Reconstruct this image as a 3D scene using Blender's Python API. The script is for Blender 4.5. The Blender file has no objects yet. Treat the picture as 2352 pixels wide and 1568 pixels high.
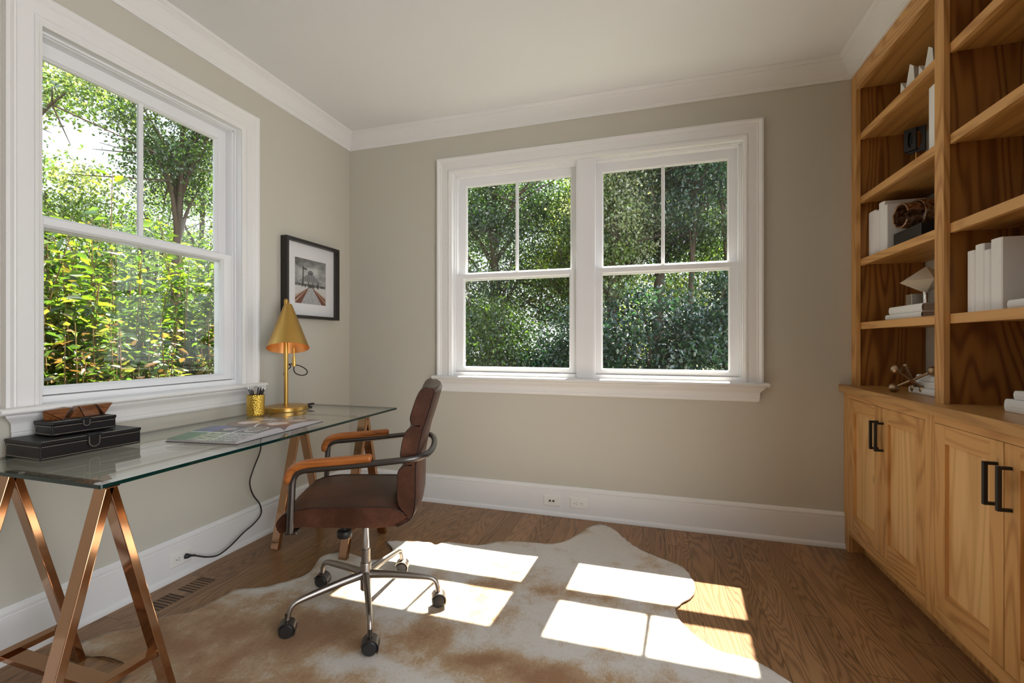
import bpy, math, random
import numpy as np
from mathutils import Vector, Matrix, geometry, noise as mnoise
random.seed(7)
rng = np.random.default_rng(11)
SC = bpy.context.scene
COL = SC.collection
R = math.radians
PI = math.pi

# ------------------------------------------------------------------ mesh helpers
class MB:
    def __init__(s):
        s.v = []; s.f = []; s.m = []
    def add(s, vs, fs, mi=0):
        o = len(s.v); s.v += [tuple(p) for p in vs]
        for f in fs:
            s.f.append([o + i for i in f]); s.m.append(mi)
        return s
    def box(s, x0, x1, y0, y1, z0, z1, mi=0, M=None):
        x0, x1 = min(x0, x1), max(x0, x1); y0, y1 = min(y0, y1), max(y0, y1); z0, z1 = min(z0, z1), max(z0, z1)
        vs = [Vector((x, y, z)) for z in (z0, z1) for y in (y0, y1) for x in (x0, x1)]
        if M is not None: vs = [M @ p for p in vs]
        return s.add(vs, [(0, 2, 3, 1), (4, 5, 7, 6), (0, 1, 5, 4), (2, 6, 7, 3), (0, 4, 6, 2), (1, 3, 7, 5)], mi)
    def loft(s, rings, closed=True, caps=True, mi=0, cyc=False):
        n = len(rings[0]); vs = [p for r in rings for p in r]; fs = []
        K = len(rings)
        for i in range(K if cyc else K - 1):
            j = (i + 1) % K
            for k in range(n if closed else n - 1):
                l = (k + 1) % n
                fs.append((i * n + k, i * n + l, j * n + l, j * n + k))
        if caps and not cyc:
            fs.append(tuple(range(n - 1, -1, -1))); fs.append(tuple((K - 1) * n + k for k in range(n)))
        return s.add(vs, fs, mi)
    def prism(s, poly, fn, a, b, mi=0):
        """poly: 2-D points; fn(u,v,t) -> 3-D; extruded from t=a to t=b"""
        return s.loft([[fn(u, v, a) for u, v in poly], [fn(u, v, b) for u, v in poly]], mi=mi)
    def tube(s, path, r, seg=12, mi=0, cyc=False, ry=None, up=None, caps=True):
        P = [Vector(p) for p in path]; n = len(P)
        rs = r if isinstance(r, (list, tuple)) else [r] * n
        ryl = (ry if isinstance(ry, (list, tuple)) else [ry] * n) if ry is not None else rs
        rings = []; N = None
        for i in range(n):
            if cyc: t = P[(i + 1) % n] - P[i - 1]
            else: t = P[min(i + 1, n - 1)] - P[max(i - 1, 0)]
            t.normalize()
            if up is not None:
                N = Vector(up) - t * t.dot(Vector(up)); N.normalize()
            elif N is None:
                a = Vector((0, 0, 1)) if abs(t.z) < .9 else Vector((1, 0, 0))
                N = (a - t * t.dot(a)).normalized()
            else:
                N = (N - t * t.dot(N)).normalized()
            B = t.cross(N)
            rings.append([P[i] + N * (rs[i] * math.cos(q)) + B * (ryl[i] * math.sin(q)) for q in [2 * PI * k / seg for k in range(seg)]])
        return s.loft(rings, caps=caps, mi=mi, cyc=cyc)
    def lathe(s, prof, seg=32, M=None, mi=0, caps=True):
        """prof: (r,z) list"""
        rings = [[Vector((r * math.cos(2 * PI * k / seg), r * math.sin(2 * PI * k / seg), z)) for k in range(seg)] for r, z in prof]
        if M is not None: rings = [[M @ p for p in r] for r in rings]
        return s.loft(rings, caps=caps, mi=mi)
    def ball(s, c, r, seg=16, mi=0, sc=(1, 1, 1)):
        c = Vector(c); rings = []
        for i in range(seg // 2 + 1):
            th = PI * i / (seg // 2); rr = max(math.sin(th), .02)
            rings.append([c + Vector((r * sc[0] * rr * math.cos(2 * PI * k / seg), r * sc[1] * rr * math.sin(2 * PI * k / seg), -r * sc[2] * math.cos(th))) for k in range(seg)])
        return s.loft(rings, mi=mi)
    def rect(s, a0, a1, b0, b1, prof, fn, mi=0, open_bottom=False):
        """sweep a profile [(inset, depth)] round a rectangle; fn(a,b,d)->3-D; closed profile"""
        if open_bottom:
            cs = [lambda i: (a0 + i, b0), lambda i: (a0 + i, b1 - i), lambda i: (a1 - i, b1 - i), lambda i: (a1 - i, b0)]
            rings = [[fn(*c(i), d) for i, d in prof] for c in cs]
            return s.loft(rings, mi=mi)
        cs = [lambda i: (a0 + i, b0 + i), lambda i: (a0 + i, b1 - i), lambda i: (a1 - i, b1 - i), lambda i: (a1 - i, b0 + i)]
        rings = [[fn(*c(i), d) for i, d in prof] for c in cs]
        return s.loft(rings, mi=mi, cyc=True)
    def build(s, name, mats, parent=None, world=False, smooth=None, bevel=0, seg=2, label=None, kind=None, subsurf=0):
        me = bpy.data.meshes.new(name)
        me.from_pydata([tuple(p) for p in s.v], [], s.f)
        if not isinstance(mats, (list, tuple)): mats = [mats]
        for m in mats: me.materials.append(m)
        if len(mats) > 1: me.polygons.foreach_set('material_index', s.m)
        import bmesh
        bm = bmesh.new(); bm.from_mesh(me)
        bmesh.ops.recalc_face_normals(bm, faces=bm.faces)
        bm.to_mesh(me); bm.free()
        me.update()
        o = bpy.data.objects.new(name, me); COL.objects.link(o)
        if parent is not None:
            o.parent = parent
            if world: o.matrix_parent_inverse = WM[parent.name].inverted()
        WM[o.name] = WM[parent.name].copy() if (parent is not None and not world) else Matrix.Identity(4)
        if bevel:
            b = o.modifiers.new('Bevel', 'BEVEL'); b.width = bevel; b.segments = seg; b.limit_method = 'ANGLE'; b.angle_limit = R(40)
        if subsurf:
            q = o.modifiers.new('Subd', 'SUBSURF'); q.levels = subsurf; q.render_levels = subsurf
        if smooth:
            me.polygons.foreach_set('use_smooth', [True] * len(me.polygons))
            if smooth < 180: me.set_sharp_from_angle(angle=R(smooth))
        if label: o['label'] = label
        if kind: o['kind'] = kind
        return o
WM = {}
def tag(o, label, cat, group=None, kind=None):
    o['label'] = label; o['category'] = cat
    if group: o['group'] = group
    if kind: o['kind'] = kind
    return o
def thing(name, label, cat, loc=(0, 0, 0), rz=0, group=None):
    o = bpy.data.objects.new(name, None); COL.objects.link(o)
    o.location = loc; o.rotation_euler = (0, 0, rz); o.empty_display_size = .05
    WM[o.name] = Matrix.Translation(loc) @ Matrix.Rotation(rz, 4, 'Z')
    return tag(o, label, cat, group)
def struct(o, label=None):
    o['kind'] = 'structure'
    if label: o['label'] = label
    return o
def catmull(P, n=6, cyc=False):
    P = [Vector(p) for p in P]; out = []; N = len(P)
    for i in range(N if cyc else N - 1):
        if cyc: a, b, c, d = P[i - 1], P[i], P[(i + 1) % N], P[(i + 2) % N]
        else: a, b, c, d = P[max(i - 1, 0)], P[i], P[i + 1], P[min(i + 2, N - 1)]
        for k in range(n):
            t = k / n
            out.append(.5 * ((2 * b) + (c - a) * t + (2 * a - 5 * b + 4 * c - d) * t * t + (3 * b - a - 3 * c + d) * t ** 3))
    if not cyc: out.append(P[-1])
    return out
def shade_arc(r0, r1, n=6):
    return [(r0 + (r1 - r0) * i / n) for i in range(n + 1)]

# ------------------------------------------------------------------ materials
def lin(c):
    return tuple(((x / 255) / 12.92 if x / 255 <= .04045 else ((x / 255 + .055) / 1.055) ** 2.4) for x in c)
class NT:
    def __init__(s, name):
        s.mat = bpy.data.materials.new(name); s.mat.use_nodes = True
        s.t = s.mat.node_tree; s.t.nodes.clear(); s.out = s.n('ShaderNodeOutputMaterial')
    def n(s, ty, **kw):
        o = s.t.nodes.new(ty)
        for k, v in kw.items():
            if k == 'inp':
                for a, b in v.items():
                    if hasattr(b, 'is_linked') or isinstance(b, bpy.types.NodeSocket): s.t.links.new(b, o.inputs[a])
                    else: o.inputs[a].default_value = b
            else: setattr(o, k, v)
        return o
    def math(s, op, a, b=None, c=None):
        o = s.n('ShaderNodeMath', operation=op)
        for i, x in enumerate((a, b, c)):
            if x is None: continue
            if isinstance(x, bpy.types.NodeSocket): s.t.links.new(x, o.inputs[i])
            else: o.inputs[i].default_value = x
        return o.outputs[0]
    def vmath(s, op, a, b):
        o = s.n('ShaderNodeVectorMath', operation=op)
        for i, x in enumerate((a, b)):
            if isinstance(x, bpy.types.NodeSocket): s.t.links.new(x, o.inputs[i])
            else: o.inputs[i].default_value = x
        return o.outputs[0]
    def mix(s, fac, a, b, blend='MIX'):
        o = s.n('ShaderNodeMix', data_type='RGBA', blend_type=blend)
        for i, x in ((0, fac), (6, a), (7, b)):
            if isinstance(x, bpy.types.NodeSocket): s.t.links.new(x, o.inputs[i])
            else: o.inputs[i].default_value = x if i == 0 else (*x[:3], 1)
        return o.outputs[2]
    def ramp(s, fac, stops):
        o = s.n('ShaderNodeValToRGB'); s.t.links.new(fac, o.inputs[0])
        e = o.color_ramp.elements
        while len(e) < len(stops): e.new(.5)
        for i, (p, c) in enumerate(stops):
            e[i].position = p; e[i].color = (*c[:3], 1) if isinstance(c, (tuple, list)) else (c, c, c, 1)
        return o.outputs[0]
    def noise(s, vec, scale, detail=2, rough=.5, dist=0):
        o = s.n('ShaderNodeTexNoise'); s.t.links.new(vec, o.inputs['Vector'])
        o.inputs['Scale'].default_value = scale; o.inputs['Detail'].default_value = detail
        o.inputs['Roughness'].default_value = rough; o.inputs['Distortion'].default_value = dist
        return o.outputs[0]
    def obj(s): return s.n('ShaderNodeTexCoord').outputs['Object']
    def map(s, vec, scale=(1, 1, 1), loc=(0, 0, 0)):
        o = s.n('ShaderNodeMapping'); s.t.links.new(vec, o.inputs['Vector'])
        o.inputs['Scale'].default_value = scale; o.inputs['Location'].default_value = loc
        return o.outputs[0]
    def bump(s, h, strength=.2, dist=.002):
        o = s.n('ShaderNodeBump'); s.t.links.new(h, o.inputs['Height'])
        o.inputs['Strength'].default_value = strength; o.inputs['Distance'].default_value = dist
        return o.outputs[0]
    def bsdf(s, col, rough=.5, metal=0, normal=None, spec=.5, coat=0, **kw):
        b = s.n('ShaderNodeBsdfPrincipled')
        for k, x in (('Base Color', col), ('Roughness', rough), ('Metallic', metal), ('Specular IOR Level', spec), ('Coat Weight', coat)):
            if isinstance(x, bpy.types.NodeSocket): s.t.links.new(x, b.inputs[k])
            else: b.inputs[k].default_value = (*x[:3], 1) if k == 'Base Color' else x
        for k, x in kw.items():
            if isinstance(x, bpy.types.NodeSocket): s.t.links.new(x, b.inputs[k])
            else: b.inputs[k].default_value = x
        if normal is not None: s.t.links.new(normal, b.inputs['Normal'])
        s.t.links.new(b.outputs[0], s.out.inputs[0]); s.b = b
        return s.mat
def paint(name, col, rough=.5, bump=.04, scale=400, spec=.4):
    m = NT(name); v = m.obj()
    h = m.noise(v, scale, 2)
    tone = m.noise(v, 1.3, 3)
    c = m.mix(tone, [x * .97 for x in col], [min(x * 1.03, 1) for x in col])
    return m.bsdf(c, rough, normal=m.bump(h, bump, .001), spec=spec)
def metal(name, col, rough=.3, scratch=.0, axis=(1, 1, 60)):
    m = NT(name); v = m.obj()
    n = m.noise(m.map(v, axis), 30, 3)
    rr = m.math('MULTIPLY_ADD', n, scratch, rough)
    c = m.mix(n, [x * .93 for x in col], col)
    return m.bsdf(c, rr, metal=1)
def wood(name, axis, light, dark, ring=16, cross=5.0, long=.55, rough=.42, contrast=.55, knots=True, spec=.35, vary=.12):
    m = NT(name); v = m.obj()
    oi = m.n('ShaderNodeObjectInfo').outputs['Random']
    off = m.n('ShaderNodeCombineXYZ', inp={0: m.math('MULTIPLY', oi, 37.), 1: m.math('MULTIPLY', oi, 91.), 2: m.math('MULTIPLY', oi, 53.)}).outputs[0]
    v = m.vmath('ADD', v, off)
    sc = [cross] * 3; sc['xyz'.index(axis)] = long
    n1 = m.noise(m.map(v, sc), 1, 2, .45)
    s1 = m.math('SINE', m.math('MULTIPLY', n1, ring * 2 * PI))
    g = m.math('POWER', m.math('MULTIPLY_ADD', s1, .5, .5), 2.2)
    sf = [85] * 3; sf['xyz'.index(axis)] = 3.5
    fib = m.noise(m.map(v, sf), 1, 3, .7)
    sl = [2.2] * 3; sl['xyz'.index(axis)] = .5
    tone = m.noise(m.map(v, sl), 1, 2)
    f = m.math('ADD', m.math('MULTIPLY', g, contrast), m.math('MULTIPLY', m.math('SUBTRACT', fib, .5), .55))
    f = m.math('ADD', f, m.math('MULTIPLY', m.math('SUBTRACT', tone, .5), .9))
    f = m.math('ADD', f, m.math('MULTIPLY', m.math('SUBTRACT', oi, .5), vary * 2))
    c = m.ramp(f, [(0, light), (.45, [a * .55 + b * .45 for a, b in zip(light, dark)]), (1, dark)])
    if knots:
        sk = [3.3] * 3; sk['xyz'.index(axis)] = 1.6
        vo = m.n('ShaderNodeTexVoronoi', feature='F1'); m.t.links.new(m.map(v, sk), vo.inputs['Vector']); vo.inputs['Scale'].default_value = 1.
        k = m.ramp(vo.outputs['Distance'], [(.004, 1.), (.05, 0.)])
        c = m.mix(m.math('MULTIPLY', k, .6), c, [x * .35 for x in dark])
    return m.bsdf(c, rough, normal=m.bump(fib, .06, .001), spec=spec)

WALL = paint('wall_paint', (.535, .505, .435), .85, .03, 300, .2)
CEIL = paint('ceiling_paint', (.76, .76, .755), .9, .02, 300, .2)
TRIM = paint('trim_paint', (.76, .75, .735), .38, .01, 200)
VINYL = paint('window_vinyl', (.78, .78, .79), .3, .005, 200)
OAKL, OAKD = (.66, .365, .135), (.36, .155, .036)
OAKZ = wood('oak_upright', 'z', OAKL, OAKD)
OAKY = wood('oak_lengthwise', 'y', OAKL, OAKD)
OAKP = wood('oak_door_panel', 'z', (.78, .49, .215), (.50, .24, .07), ring=13, cross=4., long=.4, contrast=.45)
OAKSHADE = wood('oak_veneer_shaded', 'z', (.36, .15, .035), (.15, .050, .010), ring=24, cross=4.2, long=.5, knots=False, contrast=.75)  # veneer darkened so its colour carries the shade inside the bookcase
OAKS = wood('oak_shelf_board', 'y', (.50, .25, .075), (.26, .105, .022), ring=9, cross=6, long=.4, knots=False)
WALNUT = wood('walnut', 'y', (.20, .068, .018), (.05, .013, .004), ring=14, cross=14, long=3, knots=False, rough=.3)
ARMWOOD = wood('arm_wood', 'x', (.40, .125, .024), (.19, .048, .009), ring=7, cross=22, long=2.5, knots=False, rough=.3, spec=.5, vary=0)
BRASS = metal('brushed_brass', (.64, .40, .115), .27, .12, (1, 1, 40))
BRASSIN = metal('shade_lining', (.78, .40, .15), .42, .05)
HAMMER = NT('hammered_brass'); _v = HAMMER.obj()
_vo = HAMMER.n('ShaderNodeTexVoronoi', feature='F1'); HAMMER.t.links.new(_v, _vo.inputs['Vector']); _vo.inputs['Scale'].default_value = 170
HAMMER = HAMMER.bsdf((.78, .52, .10), .2, 1, normal=HAMMER.bump(_vo.outputs['Distance'], .6, .004))
COPPER = metal('rose_copper', (.50, .285, .165), .085, .03)
DARKIRON = metal('dark_iron', (.125, .112, .105), .30, .12)
STEEL = metal('worn_steel', (.36, .32, .285), .26, .2)
CHROME = metal('chrome', (.75, .75, .76), .1, .02)
BLACKMET = paint('black_metal', (.018, .016, .015), .4, .0)
BLACKPL = paint('black_plastic', (.02, .018, .017), .45, .02)
BLACKWD = paint('black_frame', (.022, .018, .016), .4, .02)
WHITE = paint('white_cloth_book', (.80, .79, .78), .7, .05, 900)
GREYBK = paint('grey_cloth_book', (.52, .45, .39), .75, .05, 900)
PAGES = NT('book_pages'); _v = PAGES.obj()
PAGES = PAGES.bsdf(PAGES.ramp(PAGES.noise(PAGES.map(_v, (3, 3, 900)), 1, 1), [(.3, (.36, .27, .2)), (.7, (.55, .44, .34))]), .8)
STONE = paint('cream_stone', (.66, .58, .46), .5, .08, 60)
BRONZE = NT('mottled_bronze'); _v = BRONZE.obj(); _n = BRONZE.noise(_v, 60, 5, .7)
BRONZE = BRONZE.bsdf(BRONZE.ramp(_n, [(.35, (.05, .035, .03)), (.5, (.34, .17, .08)), (.68, (.6, .55, .5))]), .35, .85, normal=BRONZE.bump(_n, .5, .004))
SILVER = metal('aged_silver', (.6, .56, .52), .3, .2)
PAPERW = paint('white_ceramic', (.8, .79, .77), .5, .01)
OUTLETW = paint('outlet_white', (.80, .775, .73), .4, .0)
SLOT = paint('slot_dark', (.03, .02, .015), .6, .0)
CORDM = paint('cord_black', (.025, .018, .016), .5, .0)
BULB = NT('bulb_glow'); _e = BULB.n('ShaderNodeEmission', inp={0: (1, .66, .34, 1), 1: 9.}); BULB.t.links.new(_e.outputs[0], BULB.out.inputs[0]); BULB = BULB.mat
LENS = NT('downlight_glow'); _e = LENS.n('ShaderNodeEmission', inp={0: (1, .82, .64, 1), 1: 260.}); LENS.t.links.new(_e.outputs[0], LENS.out.inputs[0]); LENS = LENS.mat
# leather
m = NT('brown_leather'); v = m.obj()
n0 = m.noise(v, 5, 5, .65); n1 = m.noise(v, 340, 3, .6)
c = m.ramp(n0, [(.30, (.030, .011, .006)), (.52, (.078, .030, .016)), (.72, (.15, .058, .030))])
LEATHER = m.bsdf(c, m.math('MULTIPLY_ADD', n0, .22, .27), normal=m.bump(n1, .12, .001), spec=.24)
PIPING = paint('piping_leather', (.03, .012, .008), .45, .05)
m = NT('black_leatherette'); v = m.obj()
BOXM = m.bsdf((.010, .008, .008), .42, normal=m.bump(m.noise(v, 600, 2), .3, .001), spec=.28)
STITCH = paint('stitch_thread', (.62, .54, .42), .8, .0)
# glass: clear with fresnel reflection
def thin_glass(name, tint, ior=1.5, rough=0., boost=1.):
    m = NT(name)
    tr = m.n('ShaderNodeBsdfTransparent', inp={0: (*tint, 1)})
    gl = m.n('ShaderNodeBsdfGlossy', inp={0: (1, 1, 1, 1), 1: rough})
    ge = m.n('ShaderNodeNewGeometry')
    dp = m.n('ShaderNodeVectorMath', operation='DOT_PRODUCT'); m.t.links.new(ge.outputs['Incoming'], dp.inputs[0]); m.t.links.new(ge.outputs['Normal'], dp.inputs[1])
    f0 = ((ior - 1) / (ior + 1)) ** 2
    k = m.math('POWER', m.math('SUBTRACT', 1., m.math('ABSOLUTE', dp.outputs['Value'])), 5.)
    fres = m.math('MULTIPLY', m.math('MULTIPLY_ADD', k, 1 - f0, f0), boost)
    mx = m.n('ShaderNodeMixShader')
    m.t.links.new(fres, mx.inputs[0]); m.t.links.new(tr.outputs[0], mx.inputs[1]); m.t.links.new(gl.outputs[0], mx.inputs[2])
    m.t.links.new(mx.outputs[0], m.out.inputs[0]); return m.mat
PANE = thin_glass('window_pane', (.97, .98, .975), 1.45, boost=.7)
DESKG = thin_glass('desk_glass', (.93, .955, .94), 1.55)
m = NT('desk_glass_edge')
EDGEG = m.bsdf((.003, .022, .018), .08, spec=.45)
PICG = thin_glass('picture_glass', (.97, .97, .97), 1.4, boost=.6)
# floor
m = NT('oak_floor'); v = m.obj()
sx = m.n('ShaderNodeSeparateXYZ'); m.t.links.new(v, sx.inputs[0])
px = m.math('DIVIDE', sx.outputs[0], .128)
idx = m.math('FLOOR', px); fx = m.math('FRACT', px)
w1 = m.n('ShaderNodeTexWhiteNoise', noise_dimensions='1D'); m.t.links.new(idx, w1.inputs['W'])
py = m.math('ADD', m.math('DIVIDE', sx.outputs[1], 1.55), m.math('MULTIPLY', w1.outputs['Value'], 7.))
idy = m.math('FLOOR', py); fy = m.math('FRACT', py)
cid = m.n('ShaderNodeCombineXYZ', inp={0: idx, 1: idy}).outputs[0]
w2 = m.n('ShaderNodeTexWhiteNoise', noise_dimensions='2D'); m.t.links.new(cid, w2.inputs['Vector'])
off = m.n('ShaderNodeVectorMath', operation='SCALE'); m.t.links.new(w2.outputs['Color'], off.inputs[0]); off.inputs['Scale'].default_value = 60.
vv = m.vmath('ADD', v, off.outputs[0])
n1 = m.noise(m.map(vv, (5.2, .62, 1)), 1, 2.5, .5, .25)
s1 = m.math('MULTIPLY_ADD', m.math('SINE', m.math('MULTIPLY', n1, 34 * 2 * PI)), .5, .5)
g = m.math('POWER', s1, 1.7)
fib = m.noise(m.map(vv, (260, 5, 1)), 1, 2, .6)
f = m.math('ADD', m.math('MULTIPLY', g, .34), m.math('MULTIPLY', fib, .42))
f = m.math('ADD', f, m.math('MULTIPLY', m.math('SUBTRACT', w2.outputs['Value'], .5), .26))
c = m.ramp(f, [(.06, (.36, .195, .088)), (.40, (.25, .128, .053)), (.80, (.10, .047, .019))])
gx = m.math('MINIMUM', fx, m.math('SUBTRACT', 1., fx)); gy = m.math('MINIMUM', fy, m.math('SUBTRACT', 1., fy))
gap = m.math('MAXIMUM', m.math('LESS_THAN', gx, .009), m.math('LESS_THAN', gy, .0009))
c = m.mix(m.math('MULTIPLY', gap, .7), c, (.03, .014, .007))
FLOORM = m.bsdf(c, m.math('MULTIPLY_ADD', fib, .12, .24), normal=m.bump(m.math('SUBTRACT', m.math('MULTIPLY', fib, .25), gap), .10, .002), spec=.32)
# cowhide
m = NT('cowhide'); v = m.obj()
at = m.n('ShaderNodeAttribute', attribute_name='tan'); tan = at.outputs['Fac']
fu = m.noise(m.map(v, (1, 1, 1)), 26, 7, .75, .8)
fur = m.noise(m.map(v, (150, 34, 30)), 1, 3, .65, 1.5)
fr2 = m.noise(m.map(v, (40, 120, 30)), 1, 3, .65, 1.5)
t = m.math('ADD', tan, m.math('MULTIPLY', m.math('SUBTRACT', fu, .5), .85))
t = m.math('ADD', t, m.math('MULTIPLY', m.math('SUBTRACT', fur, .5), .5))
c = m.ramp(t, [(.16, (.70, .65, .585)), (.36, (.60, .49, .37)), (.56, (.47, .30, .155)), (.9, (.33, .16, .06))])
c = m.mix(m.math('MULTIPLY', fr2, .35), c, [.45, .36, .27], 'MULTIPLY')
HIDE = m.bsdf(c, .75, normal=m.bump(m.math('ADD', fur, fr2), .55, .004), spec=.2, **{'Sheen Weight': .25})
HIDEBACK = paint('hide_underside', (.40, .30, .2), .8)
def leafmat(name, trans=.55, sat=1.):
    m = NT(name)
    a = m.n('ShaderNodeAttribute', attribute_name='tint').outputs['Color']
    d = m.n('ShaderNodeBsdfDiffuse'); m.t.links.new(a, d.inputs[0])
    tcol = m.mix(1., a, (1.5, 1.5, .6), 'MULTIPLY')
    tr = m.n('ShaderNodeBsdfTranslucent'); m.t.links.new(tcol, tr.inputs[0])
    mx = m.n('ShaderNodeMixShader', inp={0: trans}); m.t.links.new(d.outputs[0], mx.inputs[1]); m.t.links.new(tr.outputs[0], mx.inputs[2])
    gl = m.n('ShaderNodeBsdfGlossy', inp={0: (1, 1, 1, 1), 1: .30})
    m2 = m.n('ShaderNodeMixShader', inp={0: .075}); m.t.links.new(mx.outputs[0], m2.inputs[1]); m.t.links.new(gl.outputs[0], m2.inputs[2])
    m.t.links.new(m2.outputs[0], m.out.inputs[0]); return m.mat
LEAF = leafmat('leaf')
BARK = paint('bark', (.075, .052, .036), .9, .6, 40)
TWIG = paint('twig', (.22, .13, .05), .9, .3, 60)
SOIL = paint('ground_soil', (.10, .10, .045), .95, .5, 20)
def vcol(name, rough=.5):
    m = NT(name); a = m.n('ShaderNodeAttribute', attribute_name='ink').outputs['Color']
    return m.bsdf(a, rough)
INK = vcol('printed_paper', .55); GLOSSINK = vcol('glossy_print', .28)

# ------------------------------------------------------------------ the room
CEILZ = 2.735; FRONT = -4.7; XR = 3.615
WT = .16
mb = MB()                                   # left wall with its window opening
yo0, yo1, zo0, zo1 = -1.902, -.983, .90, 2.36
mb.box(-WT, 0, FRONT, yo0, 0, CEILZ).box(-WT, 0, yo1, WT, 0, CEILZ).box(-WT, 0, yo0, yo1, 0, zo0).box(-WT, 0, yo0, yo1, zo1, CEILZ)
struct(mb.build('wall_left', WALL))
mb = MB(); xo0, xo1 = .864, 2.751
mb.box(0, xo0, 0, WT, 0, CEILZ).box(xo1, XR, 0, WT, 0, CEILZ).box(xo0, xo1, 0, WT, 0, zo0).box(xo0, xo1, 0, WT, zo1, CEILZ)
struct(mb.build('wall_back', WALL))
mb = MB()                                   # right wall: bookcase wall, then an added opening beside the camera for fill light
mb.box(XR, XR + WT, -1.9, WT, 0, CEILZ).box(XR, XR + WT, FRONT, -4.45, 0, CEILZ).box(XR, XR + WT, -4.45, -1.9, 2.4, CEILZ)
struct(mb.build('wall_right', WALL))
mb = MB()                                   # wall behind the camera
mb.box(-WT, XR + WT, FRONT - WT, FRONT, 0, CEILZ)
struct(mb.build('wall_front', WALL))
struct(MB().box(-WT, XR + WT, FRONT - WT, WT, -.12, 0).build('floor', FLOORM))
struct(MB().box(-WT - .3, XR + WT, FRONT - WT, WT + .05, CEILZ, CEILZ + .2).build('ceiling', CEIL))
struct(MB().box(-40, 40, .4, 45, -.75, -.6).box(-40, -.5, -6, .4, -.75, -.6).build('ground', SOIL))
# baseboards (shoe moulding, flat board, bead)
BP = [(0, 0), (.030, 0), (.030, .012), (.026, .022), (.019, .028), (.018, .165), (.014, .169), (.018, .173), (.018, .182), (.013, .190), (.006, .198), (0, .198)]
struct(MB().loft([[(d, FRONT, z) for d, z in BP], [(d, -d, z) for d, z in BP]]).build('baseboard_left', TRIM, smooth=30))
struct(MB().loft([[(d, -d, z) for d, z in BP], [(3.262, -d, z) for d, z in BP]]).build('baseboard_back', TRIM, smooth=30))
# crown moulding
CP = [(0, -.113), (.010, -.113), (.012, -.104), (.015, -.100), (.015, -.092), (.022, -.085), (.030, -.070), (.052, -.038), (.060, -.030), (.066, -.026), (.066, -.020), (.074, -.016), (.082, -.006), (.082, 0), (0, 0)]
XF = 3.299
ring = lambda p: [Vector(q) for q in p]
struct(MB().loft([[(d, FRONT, CEILZ + z) for d, z in CP], [(d, -d, CEILZ + z) for d, z in CP]]).build('trim_1', TRIM, smooth=30), 'white crown moulding above the left wall')
struct(MB().loft([[(d, -d, CEILZ + z) for d, z in CP], [(XF - d, -d, CEILZ + z) for d, z in CP]]).build('trim_2', TRIM, smooth=30), 'white crown moulding above the back wall')
struct(MB().loft([[(XF - d, -d, CEILZ + z) for d, z in CP], [(XF - d, -1.66, CEILZ + z) for d, z in CP]]).build('trim_3', TRIM, smooth=30), 'white crown moulding above the bookcase')

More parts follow.
